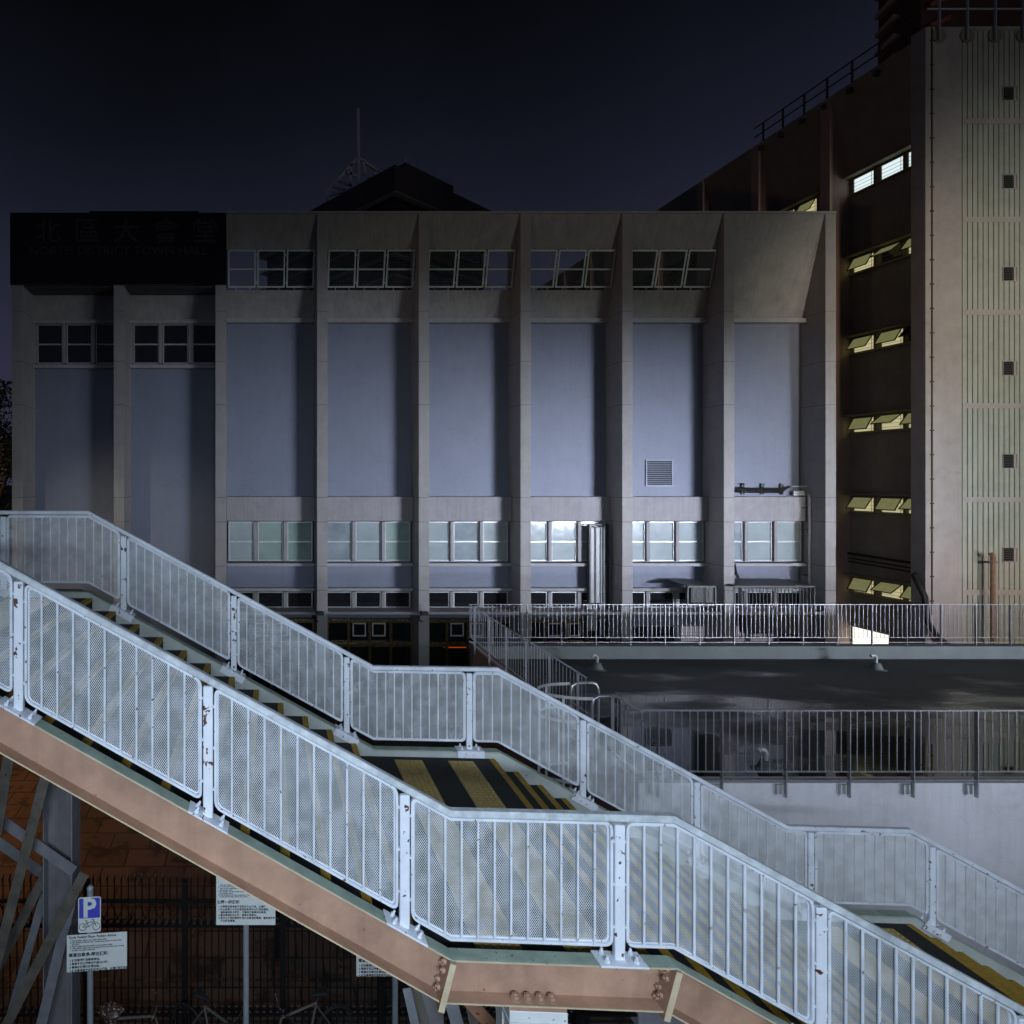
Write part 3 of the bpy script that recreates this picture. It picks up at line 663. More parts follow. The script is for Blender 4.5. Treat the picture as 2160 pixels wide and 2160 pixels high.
MB().prism([(q.x,q.y) for q in p],'z',ztp,ztp+1.2).build('roof_storey',M_far,fb)
m=MB()
for k in range(7): q=c2+dr*k; m.box(q.x-.02,q.x+.02,q.y-.02,q.y+.02,ztp+1.2,ztp+1.6)
for z in (ztp+1.4,ztp+1.6): m.tube([(c2.x,c2.y,z),(c2.x+dr.x*6.4,c2.y+dr.y*6.4,z)],.02,5)
m.build('roof_rail',M_mast,fb)
ms=root('rooftop_mast','tall thin mast on a braced steel frame on the far dark tower','mast',(X(756,52),52,EYE+zy(440,52)))
MB().tube([P3(756,440,52),P3(756,330,52),P3(755.5,229,52)],.2,8,r2=.13).build('pole',M_mast,ms)
m=MB()
for a,b in (((690,405),(752,336)),((690,405),(690,450)),((758,334),(800,362)),((800,362),(840,390)),((694,412),(735,400)),((716,380),(752,398)),((742,346),(738,400)),((765,340),(775,380)),((775,380),(800,362)),((703,392),(728,402)),((729,362),(752,372))):
    m.bar(P3(*a,52),P3(*b,52),.22,.2)
m.build('braced_frame',M_mast,ms)

# ================================================================== LOW BUILDING with wet roof and stainless railings
ZFL=-5.08; ZP=-4.72
low=root('low_flat_building','low pale-rendered building with a wet flat roof right of the staircase','building',(14,13,0))
a0,a1,b0,b1=(6.05,9.14),(26,9.14),(6.42,17.05),(26,17.05)
MB().prism([a0,(26,9.14),(26,9.35),(6.06,9.35)],'z',-8.5,ZP+.04).build('front_wall',M_grey,low,bevel=.008)
MB().prism([(6.06,9.352),(6.26,9.352),(6.62,16.79),(6.41,16.79)],'z',-8.5,ZP).build('side_wall',M_salm,low)
MB().prism([(6.41,16.792),(26,16.792),(26,17.05),(6.42,17.05)],'z',-8.5,ZP).build('rear_parapet',M_para,low,bevel=.008)
B(25.7,26,9.352,16.79,-8.5,ZP).build('side_wall',M_grey,low)
ro=MB().add([(6.261,9.351,ZFL),(25.699,9.351,ZFL),(25.699,16.791,ZFL),(6.6,16.791,ZFL)],[(0,1,2,3)]); ro.v+=[(v[0],v[1],ZFL-.15) for v in ro.v[:4]]; ro.f+=[(7,6,5,4),(0,4,5,1),(1,5,6,2),(2,6,7,3),(3,7,4,0)]
ro.build('roof_surface',M_roof,low)
# roof vents
for px,D,lab in ((1260,15.9,'small goose-neck roof vent, left one by the rear parapet'),(1848,15.9,'small goose-neck roof vent, right one by the rear parapet'),(1616,10.35,'goose-neck roof vent close behind the front railing')):
    x=X(px,D); t=root('roof_vent',lab,'vent',(x,D,EYE+ZFL),'goose-neck roof vents')
    MB().cone((x,D,ZFL),.15,.08,.18).cone((x+.0,D,ZFL),.22,.15,.02).build('cowl',M_para,t,smooth=True)
    MB().tube([(x,D,ZFL+.17),(x,D,ZFL+.31),(x-.03,D,ZFL+.36),(x-.09,D,ZFL+.375),(x-.14,D,ZFL+.35)],.035,8).build('goose_neck',M_duct,t,smooth=True)
# stainless railings
def rail_line(name,label,p,q,zt,zb,zb2,n_span,nb,start_off,foot,skip=None,postdrop=0,bw=.016):
    t=root(name,label,'railing',((p[0]+q[0])/2,(p[1]+q[1])/2,EYE+foot),'stainless railings round the flat roof')
    P=Vector((p[0],p[1],0)); Q=Vector((q[0],q[1],0)); d=(Q-P); Ltot=d.length; d.normalize()
    zt0,zt1=zt
    def Z(s): return zt0+(zt1-zt0)*s/Ltot
    segs=[(0,Ltot)] if not skip else [(0,skip[0]),(skip[1],Ltot)]
    for s0,s1 in segs:
        a=P+d*s0; b=P+d*s1
        MB().bar((a.x,a.y,Z(s0)),(b.x,b.y,Z(s1)),.045,.012,(0,0,1)).build('top_rail',M_ss,t)
        for zz in (zb,zb2): MB().bar((a.x,a.y,zz),(b.x,b.y,zz),.03,.012,(0,0,1)).build('bottom_rail',M_ss,t)
    sp=Ltot/n_span if start_off is None else start_off[1]
    s=0 if start_off is None else start_off[0]
    posts=[]
    while s<=Ltot+.01:
        posts.append(s); s+=sp
    pt=None
    nrm=Vector((-d.y,d.x,0))
    count=0
    bt=None
    for s in posts:
        if skip and skip[0]+.05<s<skip[1]-.05: continue
        a=P+d*s
        MB().bar((a.x,a.y,Z(s)-.007),(a.x,a.y,foot-postdrop),.05,.012,(d.x,d.y,0)).build('post',M_ss,t)
    s=0.0; st=sp/(nb+1); k=-math.floor(posts[0]/st) if posts[0]>0 else 0
    stuff=MB(); ns=0; templ=None
    j=0
    while True:
        s=posts[0]+(j+k)*st; j+=1
        if s>Ltot: break
        if s<0.02: continue
        if any(abs(s-x)<st*.4 for x in posts): continue
        if skip and skip[0]<s<skip[1]: continue
        a=P+d*s
        if count<100:
            MB().tube([(a.x,a.y,Z(s)-.006),(a.x,a.y,zb+.006)],bw/2,6).build('baluster',M_ss,t); count+=1
        else: stuff.tube([(a.x,a.y,Z(s)-.006),(a.x,a.y,zb+.006)],bw/2,6)
    if stuff.v: o=stuff.build('balusters',M_ss,t); o['kind']='stuff'
    return t
YB_=16.92
rl=rail_line('roof_railing','long stainless railing on the rear parapet in front of the hall',(6.36,YB_),(25.9,YB_),(-3.56,-3.56),-4.50,-4.64,19,7,(.66,.985),ZP)
rf=rail_line('roof_railing','stainless railing fixed to the outside of the pale front wall',(5.99,9.06),(15.2,9.06),(-3.525,-3.525),-4.46,-4.59,9,7,(.30,.974),ZP,None,.14)
m=MB()
for i in range(10):
    x=5.99+.30+i*.974; m.box(x-.085,x+.055,9.10,9.139,ZP-.11,ZP+.035)
m.build('fixing_plate',M_alu,rf)
rs=rail_line('roof_railing','stainless side railing running from front to back beside the roof ladder',(5.99,9.07),(6.36,16.9),(-3.525,-3.56),-4.47,-4.60,8,7,(.68,1.12),ZP,(.68,1.50),.14)
# roof ladder
ld=root('roof_ladder','tubular steel roof ladder with hoops reaching over the side wall','ladder',(5.8,10.1,0))
for y in (9.78,10.42):
    pts=[(5.70,y,-8.5),(5.70,y,-3.72),(5.73,y,-3.62),(5.82,y,-3.57),(6.08,y,-3.57),(6.15,y,-3.60),(6.18,y,-3.68),(6.18,y,ZP+.01)]
    MB().tube(pts,.028,10).build('stile',M_ss,ld,smooth=True)
for i in range(15): MB().tube([(5.70,9.78,-8.1+i*.3),(5.70,10.42,-8.1+i*.3)],.014,6).build('rung',M_ss,ld)
for z in (-3.6,-4.0,-5.0,-6.0):
    m=MB(); n=14; pts=[(5.70-.72*math.sin(math.pi*k/n),10.1+.36*math.cos(math.pi*k/n)) for k in range(n+1)]
    for k in range(n): m.bar((pts[k][0],pts[k][1],z),(pts[k+1][0],pts[k+1][1],z),.05,.006,(0,0,0.001+1) if False else (pts[k][0]-5.7,pts[k][1]-10.1,0))
    m.build('cage_hoop',M_alu,ld)
for k in (3,7,11):
    a=(5.70-.72*math.sin(math.pi*k/14),10.1+.36*math.cos(math.pi*k/14)); MB().box(a[0]-.02,a[0]+.02,a[1]-.004,a[1]+.004,-6.2,-3.58).build('cage_strap',M_alu,ld)

# ================================================================== STAIRCASE (own axes u,v: turned 2.6 degrees)
TH=R(2.6); c_,s_=math.cos(TH),math.sin(TH)
def W(u,v): return (u*c_+v*s_, v*c_-u*s_)
def sroot(name,label,cat,u,v,zw=0,group=None):
    x,y=W(u,v); return root(name,label,cat,(x,y,zw),group,-TH,(u,v,zw))
st=sroot('footbridge_staircase','steel staircase with salmon stringers and dark yellow-edged treads descending to the right','staircase',2.0,5.6)
K=[(-4.6,-1.365),(-2.26,-1.365),(1.20,-3.215),(2.66,-3.215),(5.97,-5.005),(7.33,-5.005),(11.0,-6.99)]
def zk(u):
    for (a,za),(b,zb) in zip(K,K[1:]):
        if u<=b: return za+(zb-za)*(u-a)/(b-a)
    return K[-1][1]
HH=.985
V1,V2=4.13,7.12     # inner faces of the webs
for near in (True,False):
    sg=-1 if near else 1; v0=V1 if near else V2
    for i in range(len(K)-1):
        (ua,za),(ub,zb)=K[i],K[i+1]
        d=math.atan2(zb-za,ub-ua)
        def cut(k): # direction of the bisector joint
            a=math.atan2(K[k][1]-K[k-1][1],K[k][0]-K[k-1][0]); b=math.atan2(K[k+1][1]-K[k][1],K[k+1][0]-K[k][0]); return (a+b)/2
        ang0=cut(i) if i>0 else d; ang1=cut(i+1) if i<len(K)-2 else d
        def pt(end,n,inset=0):
            u,z,a=(ua,za,ang0) if end==0 else (ub,zb,ang1)
            L=n/math.cos(a-d); x=u-math.sin(a)*L*1.0; zz=z+math.cos(a)*L
            k_=inset if end==0 else -inset
            return (x+math.cos(d)*k_, zz+math.sin(d)*k_)
        def slabn(n0,n1,va,vb,ins=.0):
            p=[pt(0,n0,ins),pt(1,n0,ins),pt(1,n1,ins),pt(0,n1,ins)]
            return MB().prism(p,'y',va,vb)
        fo=v0+sg*.105
        web=slabn(-.284,-.010,min(v0,v0+sg*.012),max(v0,v0+sg*.012),.022).build('stringer',M_web,st)
        slabn(-.010,0,min(v0,fo),max(v0,fo),.0).build('top_flange',M_flange,web)
        slabn(-.295,-.284,min(v0,fo),max(v0,fo),.022).build('bottom_flange',M_web,web)
        e=.004*sg
        slabn(-.0099,-.002,min(fo,fo+e),max(fo,fo+e),.022).build('flange_edge',M_buff,web)
        slabn(-.2945,-.2845,min(fo,fo+e),max(fo,fo+e),.022).build('flange_edge',M_buff,web)
        # end plates and bolts
        if near:
            for end,k in ((0,i),(1,i+1)):
                if k==0 or k==len(K)-1: continue
                a=ang0 if end==0 else ang1; dirn=1 if end==0 else -1
                q=[pt(end,-.012),pt(end,-.335)]
                off=[(x+math.cos(a)*.02*dirn,z+math.sin(a)*.02*dirn) for x,z in q]
                pl=MB().prism([q[0],q[1],off[1],off[0]],'y',v0-.125,v0+.01).build('splice_plate',M_web,web)
                mm_=MB().prism([(q[0][0],q[0][1]),(q[1][0],q[1][1]),off[1],off[0]],'y',v0-.128,v0-.1252).build('plate_edge',M_buff,web)
                if end==1:
                    for (n_,dv) in ((.045,.055),(.075,.03),(.095,.07),(.185,.03),(.215,.06),(.25,.03)):
                        bx,bz=pt(1,-n_-.01); bx+=math.cos(a)*-.021; bz+=math.sin(a)*-.021
                        m=MB(); m.tube([(bx,v0-dv,bz),(bx-math.cos(a)*.02,v0-dv,bz-math.sin(a)*.02)],.021,6); m.tube([(bx,v0-dv,bz),(bx-math.cos(a)*.03,v0-dv,bz-math.sin(a)*.03)],.009,8)
                        m.build('bolt',M_web,pl,smooth=True)
# four big bolts on the landing's bottom flange
for px in (1079,1104,1129,1153):
    D=4.06; Xw=X(px,D); u=Xw*c_-D*s_
    z=-3.215-.284
    m=MB(); m.cone((u,V1-.055,z),.036,.036,.006,20).cone((u,V1-.055,z+.006),.026,.025,.024,6).cone((u,V1-.055,z+.030),.014,.011,.008,12); m.build('flange_bolt',M_web,st,smooth=False)
# decks and treads
def strip(u0,u1,v0,v1,z,deck):
    m=MB().box(u0,u1,v0,v1,z,z+.004); nu=max(1,round((u1-u0)/.05)); nv=round((v1-v0)/.05)
    for i in range(nu):
        for j in range(nv):
            cu=u0+(i+.5)*(u1-u0)/nu; cv=v0+(j+.5)*(v1-v0)/nv; n=8
            vs=[(cu+.0175*math.cos(2*math.pi*k/n),cv+.0175*math.sin(2*math.pi*k/n),z+.004) for k in range(n)]+[(cu+.011*math.cos(2*math.pi*k/n),cv+.010*math.sin(2*math.pi*k/n),z+.0125) for k in range(n)]
            m.add(vs,[tuple(range(n,2*n))]+[(k,(k+1)%n,n+(k+1)%n,n+k) for k in range(n)])
    return m.build('tactile_strip',M_tac,deck)
def nosing(u,z,parent):
    MB().prism([(u-.062,z+.003),(u+.004,z+.003),(u+.004,z-.032),(u+.0005,z-.032),(u+.0005,z+.0005),(u-.062,z+.0005)],'y',V1+.02,V2-.02).build('nosing',M_yel,parent)
def deck(u0,u1,z,strips,nose=True):
    o=MB().box(u0,u1,V1+.001,V2-.001,z-.06,z).build('landing_deck',M_tread,st)
    if nose: nosing(u1,z,o)
    for s in strips: strip(s[0],s[1],V1+.1,V2-.09,z+.0005,o)
    return o
ZL=-3.29
deck(-4.6,-2.20,-1.44,[(-3.2,-2.6)])
G1=.289;
for i in range(11):
    u=.98-G1*i-0; z=ZL+.154*(i+1)
    o=MB().prism([(u-G1,z-.03),(u-G1,z),(u,z),(u,z-.154),(u-.012,z-.154),(u-.012,z-.03)],'y',V1+.001,V2-.001).build('tread',M_tread,st); nosing(u,z,o)
MB().box(-2.212,-2.2,V1+.001,V2-.001,-1.44-.154,-1.501).build('riser',M_tread,st)
deck(.968,2.60,ZL,[(1.42,1.74),(2.04,2.33)])
for L,(us,zs,ue) in enumerate(((2.60,ZL,5.97),(7.28,-5.08,10.6))):
    g_=.275
    for i in range(12):
        u0=us+g_*i; z=zs-.149*(i+1)
        if i==11 and L==0: 
            continue
        o=MB().prism([(u0-.0,z-.03),(u0,z),(u0+g_,z),(u0+g_,z-.149),(u0+g_-.012,z-.149),(u0+g_-.012,z-.03)],'y',V1+.001,V2-.001).build('tread',M_tread,st); nosing(u0+g_,z,o)
    B(us-.012,us-.0005,V1+.001,V2-.001,zs-.149,zs-.061).build('riser',M_tread,st)
deck(5.63,7.28,-5.08,[(6.08,6.40),(6.68,7.0)])
# side kerb plate of the far stringer (pale inner face)
m=MB()
for i in range(len(K)-1):
    (ua,za),(ub,zb)=K[i],K[i+1]; m.prism([(ua,za-.012),(ub,zb-.012),(ub,zb-.26),(ua,za-.26)],'y',V2-.006,V2-.0005)
m.build('inner_kerb_plate',M_kerb,st)
# supports
def brace(p,q,w=.085,t=.012,m_=None,par=None): MB().bar(p,q,w,t,(0,1,0)).build('brace',m_ or M_brace,par or st)
def L3(px,py,D): # world point -> stair coordinates
    x,y,z=P3(px,py,D); return (x*c_-y*s_, x*s_+y*c_, z)
# left trestle column (H-section)
D=8.3; xl=L3(93,1700,D); xr=L3(150,1700,D); ua,ub=xl[0],xr[0]; va=xl[1]
ctop=zk((ua+ub)/2)-.33
col=MB().box(ua,ub,va+.16,va+.18,-8.5,ctop).build('column',M_colm,st)
B(ua-.018,ua,va,va+.36,-8.5,ctop).build('column_flange',M_gal,col); B(ub,ub+.02,va,va+.36,-8.5,ctop).build('column_flange',M_gal,col)
B(ua-.05,ub+.05,V1+.3,va+.36,ctop,ctop+.10).build('cross_beam',M_colm,st)
for a,b,dd_,ma_,w_ in (((24,1560),(-8,1760),7.9,M_brace,.15),((95,1640),(-25,2100),7.95,M_brace,.14),((-10,1722),(156,1838),8.2,M_gal,.155),((-10,1772),(100,1850),8.75,M_gal,.155),
    ((96,1842),(-14,2060),8.6,M_brace,.135),((178,1842),(-6,2200),8.0,M_brace,.135),((95,1880),(6,2200),8.8,M_gal,.12),((150,1900),(78,2200),8.1,M_gal,.14)):
    brace(L3(*a,dd_),L3(*b,dd_),w_,.012,ma_)
# centre trestle under the landing
wb=L3(1066,2130,4.03); we=L3(1184,2130,4.03)
u0,u1=wb[0],we[0]; vb=V1-.10
B(u0-.005,u1-.005,vb+.004,V1+.3,-3.545,-3.512).build('packing_plate',M_web,st)
B(u0,u1,vb,V1+.28,-3.62,-3.546).build('bearing_cap',M_white,st,bevel=.004); B(u0-.004,u1+.004,vb-.006,V1+.285,-3.645,-3.62).build('bearing_lip',M_white,st)
cm=MB()
for q in range(5): cm.box(u0+.02+q*.082,u0+.032+q*.082,vb+.01,V1+.2,-8.5,-3.646)
cm.box(u0+.01,u1-.01,vb+.16,vb+.18,-8.5,-3.646); cm.build('column',M_white,st)
for a,b,dd_,ma_,w_ in (((945,2090),(975,2200),5.2,M_gal,.11),((985,2085),(1010,2210),6.3,M_brace,.10),((970,2090),(1070,2200),4.6,M_braceo,.10),((1040,2085),(1090,2200),5.4,M_brace,.11),((1048,2110),(1090,2190),4.3,M_braceo,.05),((876,2085),(905,2200),5.8,M_brace,.09),((858,2085),(884,2200),5.6,M_gal,.08)):
    brace(L3(*a,dd_),L3(*b,dd_),w_,.012,ma_)
B(L3(868,2100,6)[0],L3(925,2100,6)[0],5.9,6.1,-8.5,zk(.6)-.35).build('column',M_colm,st)

# ---- stair railings
POST={'near':[-3.1,-1.78,-.45,.89,2.31,3.60,4.86,6.15,7.48],'far':[-4.55,-3.33,-1.83,-.48,.88,2.33,3.65,4.95,6.23,7.57,8.78,10.1]}
def fillet(pts,r,n=4,corners=(0,1,2,3)):
    return pts
def railing(kind):
    near=kind=='near'; vc=4.075 if near else 7.175
    lab='nearer white-painted mesh railing along the camera side of the staircase' if near else 'farther white-painted mesh railing along the hall side of the staircase'
    t=sroot('stair_railing',lab,'railing',2.5,vc,EYE-3.2,'mesh railings of the staircase')
    # handrail
    path=[(u,z+HH) for u,z in K]
    w=.030; h=.048; ch=.008
    sec=[(-h,-w+ch),(-h+ch,-w),(-ch,-w),(0,-w+ch),(0,w-ch),(-ch,w),(-h+ch,w),(-h,w-ch)]
    sec=[(n,vc+y) for n,y in sec]
    MB().sweep(path,sec).build('handrail',M_hand if near else M_rail,t)
    posts=POST[kind]
    for u in posts:
        z=zk(u); d=1e-3; sl=math.atan2(zk(u+d)-zk(u-d),2*d)
        ztop_=z+HH-.075
        pm=MB(); pw=.034
        pm.box(u-pw,u+pw,vc-.018,vc+.022,z+.004,ztop_)
        po=pm.build('post',M_chip,t,bevel=.006)
        L_=.155; dv0,dv1=(vc-.075,vc+.062)
        f=lambda du,dz:(u+du*math.cos(sl)-dz*math.sin(sl), z+du*math.sin(sl)+dz*math.cos(sl))
        pl=MB().prism([f(-L_,.001),f(L_,.001),f(L_,.014),f(-L_,.014)],'y',dv0,dv1)
        if not near: pl.prism([f(-L_,.014),f(L_,.014),f(L_,-.07),f(-L_,-.07)],'y',V2-.022,V2-.0075)
        po2=pl.build('base_plate',M_chip,po,bevel=.003)
        for du in (-.095,.095):
            for dv in (-.035,.035):
                bm_=MB(); a=f(du,.014); b=f(du,.034); c=f(du,.055); dd2=vc+dv
                bm_.tube([(a[0],dd2,a[1]),(b[0],dd2,b[1])],.0155,6); bm_.tube([(a[0],dd2,a[1]),(c[0],dd2,c[1])],.008,8)
                bm_.build('bolt',M_chip,po)
        if not near:
            for du in (-.04,.04):
                a=f(du,-.03); MB().tube([(a[0],V2-.022,a[1]),(a[0],V2-.036,a[1])],.016,6).build('bolt',M_chip,po)
    for a,b in zip(posts,posts[1:]):
        ua_,ub_=a+.052,b-.052
        ks=[k for k in K if ua_+.05<k[0]<ub_-.05]
        def top(u): return zk(u)+HH-.066
        def bot(u): return zk(u)+.105
        tp=[(ua_,top(ua_))]+[(k[0],k[1]+HH-.066) for k in ks]+[(ub_,top(ub_))]
        bt=[(ub_,bot(ub_))]+[(k[0],k[1]+.105) for k in reversed(ks)]+[(ua_,bot(ua_))]
        poly=bt[::-1]+tp[::-1]   # counter-clockwise: bottom left->right, top right->left
        # fillet the four outer corners
        n=len(poly); corner={0,len(bt)-1,len(bt),n-1}; out=[]
        for i in range(n):
            p=Vector(poly[i]); 
            if i not in corner: out.append(tuple(p)); continue
            pa=(Vector(poly[i-1])-p).normalized(); pb=(Vector(poly[(i+1)%n])-p).normalized(); r=.048
            p0_=p+pa*r; p1_=p+pb*r
            for k in range(5):
                tt=k/4; q=p0_*(1-tt)**2+p*2*tt*(1-tt)+p1_*tt**2; out.append(tuple(q))
        w_=.0095; 
        sec=[(-w_,vc-.013),(w_,vc-.013),(w_,vc+.013),(-w_,vc+.013)]
        fr=MB().sweep(out,sec,True).build('panel_frame',M_rail,t,bevel=.002)
        # lugs to the posts
        lg=MB()
        for tt in (.15,.5,.85):
            zz=bot(ua_)+(top(ua_)-bot(ua_))*tt; lg.box(ua_-.02,ua_-.008,vc-.01,vc+.01,zz-.008,zz+.008)
            zz=bot(ub_)+(top(ub_)-bot(ub_))*tt; lg.box(ub_+.008,ub_+.02,vc-.01,vc+.01,zz-.008,zz+.008)
        lg.build('lug',M_rail,fr)
        nb=max(1,round((ub_-ua_)/.1075)-1); vb_=vc-.006 if near else vc+.006
        for i in range(1,nb+1):
            u=ua_+(ub_-ua_)*i/(nb+1)
            MB().tube([(u,vb_,bot(u)+.005),(u,vb_,top(u)-.005)],.0082,8).build('baluster',M_rail,fr,smooth=True)
        vm=vc+.010 if near else vc-.010
        ip=[]
        cx=sum(p[0] for p in out)/len(out); cz=sum(p[1] for p in out)/len(out)
        ip=[(cx+(p[0]-cx)*.985,cz+(p[1]-cz)*.98) for p in out]
        MB().add([(p[0],vm,p[1]) for p in ip],[tuple(range(len(ip)))]).build('mesh_infill',M_mesh,fr)
        MB().sweep(ip,[(-.002,vm-.003),(.010,vm-.003),(.010,vm+.003),(-.002,vm+.003)],True).build('mesh_border',M_rail,fr)
    return t
railing('near'); railing('far')

# ================================================================== UNDER THE STAIRS: signs, fence, bicycles
def text_on(s,size,par,org,px0,z,x0,m_=M_ink,y=-.006): pass
def sign_post(label,x,y,h,rz,plates,grp='cycle-parking sign posts'):
    t=root('parking_sign',label,'sign',(x,y,0),grp,rz,(0,0,0))
    m=MB(); m.tube([(0,.045,-8.5),(0,.045,-8.5+h)],.04,14); m.build('pole',M_pole,t,smooth=True)
    MB().cone((0,.045,-8.5+h),.045,.02,.03,14).build('pole_cap',M_pole,t,smooth=True)
    for fn in plates: fn(t)
    return t
def plate(t,x0,x1,z0,z1,name,m_,r=.02,y0=-.004,y1=0.0):
    pts=[]
    for cx_,cz_,a0 in ((x1-r,z1-r,0),(x0+r,z1-r,90),(x0+r,z0+r,180),(x1-r,z0+r,270)):
        for k in range(4): a=R(a0+30*k); pts.append((cx_+r*math.cos(a),cz_+r*math.sin(a)))
    return MB().prism([(a,b-8.5) for a,b in pts],'y',y0,y1).build(name,m_,t)
def tx(t,s,size,x,z,name='lettering',m_=M_ink,y=-.0045,al='LEFT',sx=1):
    o=text_mesh(s,size,name,m_,t,(x,y,z),(R(90),0,0),.0006,al); o.scale=(sx,1,1); return o
def p_plate(t):
    w=.142; z1=3.185; z0=2.735
    b=plate(t,-w,w,z0,z1,'symbol_plate',M_sgn,.025)
    f=plate(t,-w+.012,w-.012,z0+.185,z1-.012,'blue_field',M_blu,.012,-.0065,-.0042); 
    tx(t,'P',.33,-.088,z0+.205,'letter',M_sgn,-.0075,sx=1.0)
    m=MB(); y=-.006
    cz=z0+.075-8.5
    for xw in (-.085,.085): m.tube([(xw+.044*math.cos(k*math.pi/12),y,cz+.044*math.sin(k*math.pi/12)) for k in range(24)],.0035,5,True)
    L=[(-.085,0),(-.045,.062),(-.062,.062+.0)]
    for a,b_ in (((-.085,0),(-.035,.052)),((-.085,0),(-.012,0)),((-.012,0),(-.042,.075)),((-.035,.052),(.052,.062)),((-.012,0),(.055,.052)),((.085,0),(.05,.085)),((.05,.085),(.028,.092)),((-.058,.078),(-.026,.078))):
        m.tube([(a[0],y,cz+a[1]),(b_[0],y,cz+b_[1])],.0035,5)
    m.build('bicycle_symbol',M_ink,t)
CJA=['1 此泊車處僅供單車停泊。','2 單車不可連續停泊超過24小時。','3 單車必須停放於停泊架。','4 此泊車處會不定期被中止使用，以清理存放的單車。']
ENA=['1. This parking place is for pedal cycles only.','2. No parking is allowed for a continuous period of more than','   24 hours.','3. Pedal cycles must be parked at the parking racks.','4. This parking place may be suspended for use from time to time','   to clear any pedal cycles left.']
def advice(z1,xa=-.284,xb=.47):
    def fn(t):
        h=.47; plate(t,xa,xb,z1-h,z1,'notice_plate',M_sgn,.006)
        x=xa+.025
        tx(t,'Cycle Parking Place- Parking Advice',.041,x,z1-.045)
        for i,s in enumerate(ENA): tx(t,s,.0255,x+.015,z1-.082-i*.0245)
        tx(t,'單車泊車處-停泊須知',.052,x,z1-.275)
        for i,s in enumerate(CJA): tx(t,s,.034,x+.01,z1-.335-i*.044)
        MB().cone((-.0,-.006,z1-.26-8.5),.006,.006,.003).build('rivet',M_ink,t)
    return fn
PXs=7.55
xs=X(189,PXs)
sign_post('blue P cycle parking sign with a text plate, on the left grey post',xs,PXs,3.27,R(5),[p_plate,advice(2.715)])
EN2=['   clear any pedal cycles left.','2. A notice will be posted at least fourteen days','   prior to the suspension of','   this parking place.','3. No parking of pedal cycles is allowed in','   this parking place.','4. The Authority will take possession of cycles left','   in this parking place during the period.']
CJ2=['1 此單車泊車處會不定期被中止使用，以清理','2 中止前最少十四天會張貼有關中止使用的通告，','   通告指明的日期後，不要存放單車在泊車處。','3 當泊車處被中止後，單車不准停泊。','4 在中止使用期間存放在此泊車處的單車，當局會於屆時','   管及移走單車。']
def notice2(t):
    x0=-.40; x1=.394; z0=2.53; z1=3.25
    plate(t,x0,x1,z0,z1,'notice_plate',M_sgn,.006)
    for i,s in enumerate(EN2): tx(t,s,.024,x0+.03,z1-.19-i*.0225)
    tx(t,'公眾一般須知',.05,x0+.012,z1-.43)
    for i,s in enumerate(CJ2): tx(t,s,.032,x0+.03,z1-.485-i*.038)
D2=7.95
sign_post('grey-green notice plate of small print on a post, partly behind the stringer',X(519,D2),D2,3.3,0,[notice2])
sign_post('rightmost small notice plate with four printed lines, mostly hidden by the stringer',X(835,D2),D2,2.35,0,[advice(2.31,-.53,.24)])
# black picket fence
fe=root('picket_fence','black steel picket fence with scroll bands under the staircase','fence',(1,9.2,0))
yf=9.2
for z in (-6.54,-6.92,-8.3): MB().box(-6.2,9,yf-.02,yf+.02,z-.02,z+.02).build('rail',M_fence,fe)
pk0=None; n=0; x=-5.4
while n<100:
    if pk0 is None: pk0=MB().tube([(x,yf,-8.5),(x,yf,-6.2),(x,yf,-6.12)],.011,6).tube([(x,yf,-6.13),(x+.0,yf-.03,-6.10),(x,yf-.05,-6.14),(x,yf-.05,-6.22)],.006,5).build('picket',M_fence,fe)
    else: cp(pk0,fe,(.108*n,0,0),False)
    n+=1
for i in range(9): 
    xx=X(390,yf)+1.52*(i-3); B(xx-.045,xx+.045,yf-.045,yf+.045,-8.5,-6.22).build('post',M_fence,fe)
m=MB()
for i in range(98): xx=-5.4+.108*(i+.5); m.tube([(xx+.045*math.cos(k*math.pi/5),yf,-8.22+.045*math.sin(k*math.pi/5)) for k in range(10)],.012,4,True)
m.build('ring_band',M_fence,fe)
m=MB()
for i in range(98):
    xx=-5.4+.108*(i+.5)
    m.tube([(xx+.042*math.cos(k*math.pi/5),yf,-6.86+.042*math.sin(k*math.pi/5)) for k in range(10)],.012,4,True)
    if i%2: m.bar((xx-.1,yf,-6.58),(xx,yf,-6.82),.014,.01); m.bar((xx+.1,yf,-6.58),(xx,yf,-6.82),.014,.01)
m.build('scroll_band',M_fence,fe)
# dark bollard behind the fence
bo=root('traffic_bollard','dark cylindrical bollard standing behind the black fence, half hidden','bollard',(X(590,10.6),10.6,0))
MB().tube([(X(590,10.6),10.6,-8.5),(X(590,10.6),10.6,-7.2)],.09,14).build('shaft',M_cable,bo,smooth=True); MB().cone((X(590,10.6),10.6,-7.2),.09,.05,.08).build('cap',M_pole,bo,smooth=True)

